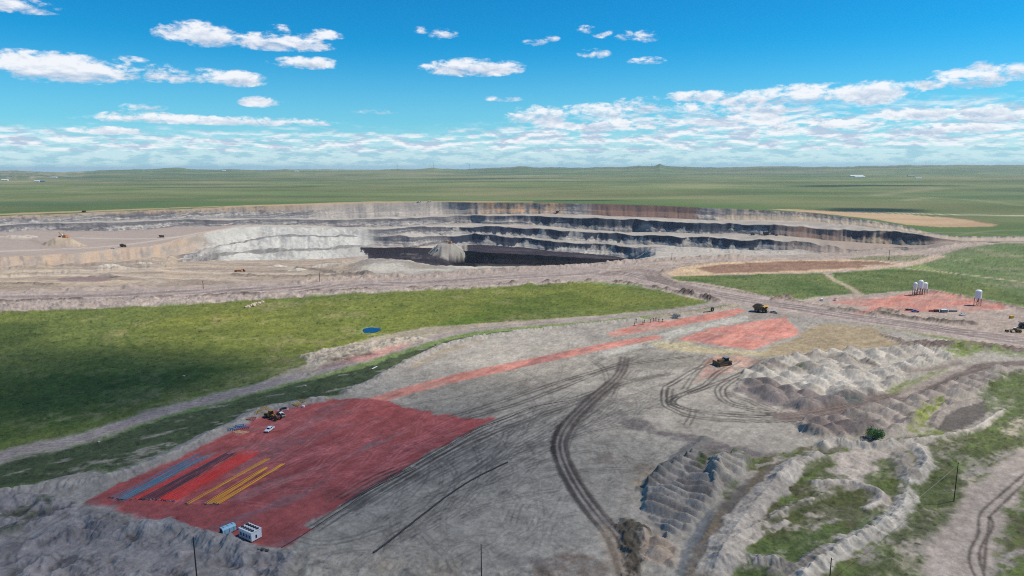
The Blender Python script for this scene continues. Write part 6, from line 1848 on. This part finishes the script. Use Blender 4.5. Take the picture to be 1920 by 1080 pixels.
def rock(name, loc, r, mat, seed):
    import bmesh
    bm = bmesh.new(); bmesh.ops.create_icosphere(bm, subdivisions=2, radius=r); rn_ = random.Random(seed); ax = [rn_.uniform(.7, 1.3) for _ in range(3)]
    for v in bm.verts:
        f = 1 + .22 * math.sin(v.co.x * 5 / r + seed) * math.cos(v.co.y * 4 / r + seed * 2) + rn_.uniform(-.06, .06)
        v.co = Vector((v.co.x * ax[0] * f, v.co.y * ax[1] * f, v.co.z * .7 * ax[2] * f + r * .4))
    me = bpy.data.meshes.new(name); bm.to_mesh(me); bm.free(); me.materials.append(mat)
    o = bpy.data.objects.new(name, me); COL.objects.link(o); o.location = loc; return o


RKM = mk('pale_rock', 'b8a890', .9, dirt=.5, dcol='8d7a68')
for k in range(16):
    t_ = k / 15
    tag(rock('boulder', S(465 + 28 * t_ + rn.uniform(-3, 3), 577 - 10 * t_ + rn.uniform(-1.5, 1.5)), rn.uniform(1.0, 2.1), RKM, k), 'pale boulder in the long heap on the green field', 'boulder', 'boulders heaped on the green field')
for i_, (px, py, lb) in enumerate(((345, 706, 'pale boulder alone in the dark part of the green field'), (185, 829, 'white stone on the shoulder of the dirt track'), (573, 725, 'pale stone on the green strip under the track'))):
    tag(rock('boulder', S(px, py), .8, RKM, 30 + i_), lb, 'boulder')


# bushes
def bush(label, loc, rx, h, c0, c1, n, seed, leaf=.28):
    rn_ = random.Random(seed)
    t = thing('bush', label, 'bush', loc, 0)
    m_ = MB()
    for k in range(7):
        a = rn_.uniform(0, 6.28); r = rn_.uniform(.3, .8) * rx
        m_.tube([(0, 0, -.2), (r * .5 * math.cos(a), r * .5 * math.sin(a), h * .4), (r * math.cos(a), r * math.sin(a), h * .8)], [.09, .06, .02], 5)
    m_.build('stem', POLW, t)
    f = MB(); cl = [(rn_.uniform(-.75, .75) * rx, rn_.uniform(-.6, .6) * rx, rn_.uniform(.3, .8) * h, rn_.uniform(.3, .5) * rx) for _ in range(14)]
    for k in range(n):
        c = rn_.choice(cl); d = Vector((rn_.gauss(0, 1), rn_.gauss(0, 1), rn_.gauss(0, 1))).normalized() * c[3] * rn_.random() ** .4
        p = Vector(c[:3]) + Vector((d.x, d.y, d.z * .8)); p.z = max(p.z, .05)
        a = Vector((rn_.gauss(0, 1), rn_.gauss(0, 1), rn_.gauss(0, 1))).normalized(); b = a.cross(Vector((rn_.gauss(0, 1), rn_.gauss(0, 1), 1))).normalized()
        s_ = leaf * rn_.uniform(.5, 1.3); i = len(f.v)
        f.v += [tuple(p - a * s_), tuple(p + b * s_ * .5), tuple(p + a * s_), tuple(p - b * s_ * .5)]; f.f.append((i, i + 1, i + 2, i + 3))
    m2 = bpy.data.materials.new('leaf_material'); m2.use_nodes = True; t_ = NT(m2.node_tree); b_ = t_.N['Principled BSDF']
    oi = t_.n('ShaderNodeNewGeometry'); t_.L.new(t_.mix(oi.outputs['Random Per Island'], tuple(lin(c0)) + (1,), tuple(lin(c1)) + (1,)), b_.inputs['Base Color']); b_.inputs['Roughness'].default_value = .7
    f.build('foliage', m2, t)
    return t


bush('large dark green bush on the pale spoil bank', S(1638, 824), 5.0, 4.6, '2c5220', '4d7a30', 3600, 3)
bush('grey green sagebrush beside the upper red strip', S(1268, 596), 3.4, 3.6, '6f7d7d', '9aa6a4', 1400, 5)
for i_, (px, py) in enumerate(((1342, 755), (1695, 738), (1702, 733), (1398, 760))):
    pass
# pond
pts = []
for k in range(48):
    a = 2 * math.pi * k / 48
    rr = 1 + .08 * math.sin(3 * a + 1) + .05 * math.sin(5 * a)
    c_, s_ = math.cos(a) * RXP * rr * .97, math.sin(a) * RYP * rr * .97
    X_ = PONDC[0] + c_ * math.cos(th_) - s_ * math.sin(th_); Y_ = PONDC[1] + c_ * math.sin(th_) + s_ * math.cos(th_)
    pts.append((X_, Y_, -.55))
me = bpy.data.meshes.new('pond_water'); me.from_pydata(pts, [], [tuple(range(48))])
wm_ = bpy.data.materials.new('water_material'); wm_.use_nodes = True; t_ = NT(wm_.node_tree); b_ = t_.N['Principled BSDF']
b_.inputs['Base Color'].default_value = (.004, .022, .085, 1); b_.inputs['Roughness'].default_value = .12
bp = t_.n('ShaderNodeBump'); bp.inputs['Strength'].default_value = .25; bp.inputs['Distance'].default_value = .1
t_.L.new(t_.noise(t_.n('ShaderNodeNewGeometry').outputs['Position'], 1.5, 3), bp.inputs['Height']); t_.L.new(bp.outputs[0], b_.inputs['Normal'])
me.materials.append(wm_); o = bpy.data.objects.new('pond_water', me); COL.objects.link(o); o['kind'] = 'structure'
# buildings and masts on the far prairie
far = [(1606, 329.5, 150, 30, 14, WHT, 'long white roofed farm shed on the far prairie at the right'), (1612, 332, 110, 26, 10, WHT, 'pale farm building just below the long white shed'), (1708, 331, 70, 24, 12, STL, 'pale grey building far right on the prairie'), (1722, 334, 60, 16, 8, WHT, 'low white building near the pale grey far building'),
       (9, 338, 60, 20, 12, WHT, 'white building at the far left below the horizon'), (70, 340, 50, 20, 10, WHT, 'white building beside the far left road'), (80, 341, 40, 18, 12, STL, 'grey building right of the white one by the far left road'), (100, 333, 90, 24, 10, WHT, 'long pale building at the foot of the far left ridge'), (130, 334, 60, 20, 10, STL, 'pale building right of the long one under the far left ridge'),
       (20, 335, 50, 20, 10, STL, 'grey building at the left edge under the ridge'), (556, 324, 60, 24, 12, WHT, 'tiny white building alone on the far prairie, left of centre'), (420, 320, 60, 20, 12, WHT, 'tiny pale building just under the horizon at the left')]
for px, py, L_, W_, h, mt, lb in far:
    d_ = S(px, py, FAR)
    t = thing('farm_building', lb, 'building', d_, .1)
    MB().box(-L_ / 2, L_ / 2, -W_ / 2, W_ / 2, -3, h * .7).build('wall', mt, t)
    MB().prism([(-W_ / 2 - 1, h * .7), (W_ / 2 + 1, h * .7), (0, h * 1.15)], -L_ / 2 - 1, L_ / 2 + 1).build('roof', mt, t).rotation_euler[2] = math.pi / 2
for px, pb, pt, lb in ((1221, 315, 307, 'thin mast beside the pointed butte on the horizon'), (812, 316, 305.5, 'thin mast on the horizon left of centre'), (745, 318, 309, 'short thin mast on the horizon at the left'), (880, 317, 306, 'thin mast on the horizon just left of the middle')):
    b_ = S(px, pb + 2, FAR); d_ = math.hypot(b_.x, b_.y); h = (pb + 2 - pt) * d_ / 1300
    t = thing('radio_mast', lb, 'mast', b_, 0)
    MB().tube([(0, 0, -5), (0, 0, h)], [2.6, 1.8], 6).build('mast_shaft', STL, t)
    m_ = MB(); m_.beam((0, 0, h * .9), (h * .3, 0, -4), .4); m_.beam((0, 0, h * .9), (-h * .3, 0, -4), .4); m_.build('guy_wire', STL, t)


# clouds drifting over the mine: unseen lumps of cloud high above, they throw the broad soft shade on the ground
def cloud(label, gx, gy, rx, ry, dens_, alt=1150.0, seed=0, thick=.22):
    import bmesh
    k_ = alt / Ldir.z
    cx_, cy_ = gx + Ldir.x * k_, gy + Ldir.y * k_
    bm = bmesh.new(); bmesh.ops.create_icosphere(bm, subdivisions=5, radius=1)
    for v in bm.verts:
        n_ = v.co.copy()
        f = 1 + .16 * math.sin(3.1 * n_.x + seed) * math.cos(2.3 * n_.y + seed * 1.7) + .10 * math.sin(7 * n_.x - seed) * math.sin(6 * n_.y + 2 * n_.z)
        z_ = n_.z * (1.0 if n_.z > 0 else .25)
        v.co = Vector((n_.x * rx * f, n_.y * ry * f, z_ * min(rx, ry) * thick * f))
    me = bpy.data.meshes.new('cloud'); bm.to_mesh(me); bm.free()
    for p in me.polygons:
        p.use_smooth = True
    m_ = bpy.data.materials.new('cloud_material'); m_.use_nodes = True; t_ = NT(m_.node_tree); t_.N.clear()
    co = t_.n('ShaderNodeTexCoord').outputs['Object']
    sc3 = t_.vm('MULTIPLY', co, (1 / rx, 1 / ry, 0))
    r_ = t_.vm('LENGTH', sc3)
    n_ = t_.noise(t_.vm('MULTIPLY', co, (1, 1, 0)), .0045, 5, .55)
    a_ = t_.m('MULTIPLY', t_.ss(t_.m('ADD', r_, t_.m('MULTIPLY', t_.m('SUBTRACT', n_, .5), 1.1)), 1.0, .35), dens_)
    d_ = t_.n('ShaderNodeBsdfTranslucent'); d_.inputs[0].default_value = (.9, .9, .92, 1); e_ = t_.n('ShaderNodeBsdfDiffuse'); e_.inputs[0].default_value = (.9, .9, .92, 1)
    mx0 = t_.n('ShaderNodeMixShader'); mx0.inputs[0].default_value = .5; t_.L.new(d_.outputs[0], mx0.inputs[1]); t_.L.new(e_.outputs[0], mx0.inputs[2])
    tr = t_.n('ShaderNodeBsdfTransparent'); mx = t_.n('ShaderNodeMixShader'); t_.L.new(a_, mx.inputs[0]); t_.L.new(tr.outputs[0], mx.inputs[1]); t_.L.new(mx0.outputs[0], mx.inputs[2])
    o_ = t_.n('ShaderNodeOutputMaterial'); t_.L.new(mx.outputs[0], o_.inputs[0])
    me.materials.append(m_)
    o = bpy.data.objects.new('cloud', me); COL.objects.link(o); o.location = (cx_, cy_, alt); tag(o, label, 'cloud'); return o


# centre of the shade on the ground, radii, density
g = at(300, 860); cloud('broad cumulus above the mine, nearest overhead, shading the red pad', g[0] - 20, g[1] - 10, 330, 190, .29, seed=1)
g = at(100, 720); cloud('second cumulus above the mine, shading the left green field', g[0] - 60, g[1], 270, 115, .42, seed=2)
g = at(1000, 1010); cloud('unseen thin wide cumulus added above the camera side to darken the lower ground', g[0], g[1] - 20, 420, 150, .15, seed=3)  # added out of view only to darken the lower part of the frame
g = at(1640, 392.5); cloud('small cumulus high beyond the east end of the pit', g[0], g[1], 190, 140, .62, alt=2200, seed=4)
g = at(1070, 376); cloud('small cumulus high behind the far rim of the pit, in the middle', g[0], g[1], 260, 60, .5, alt=2400, seed=7)
g = at(420, 352); cloud('long cumulus high over the far prairie at the left', g[0], g[1], 800, 240, .38, alt=4600, seed=8)
g = at(900, 335); cloud('long cumulus high over the far prairie in the middle', g[0], g[1], 1400, 500, .4, alt=6500, seed=9)
g = at(1640, 347); cloud('long cumulus high over the far prairie at the right', g[0], g[1], 700, 260, .5, alt=5200, seed=5)
g = at(1690, 320.5); cloud('broad cumulus farthest out over the right horizon', g[0], g[1], 1500, 900, .5, alt=9000, seed=6)
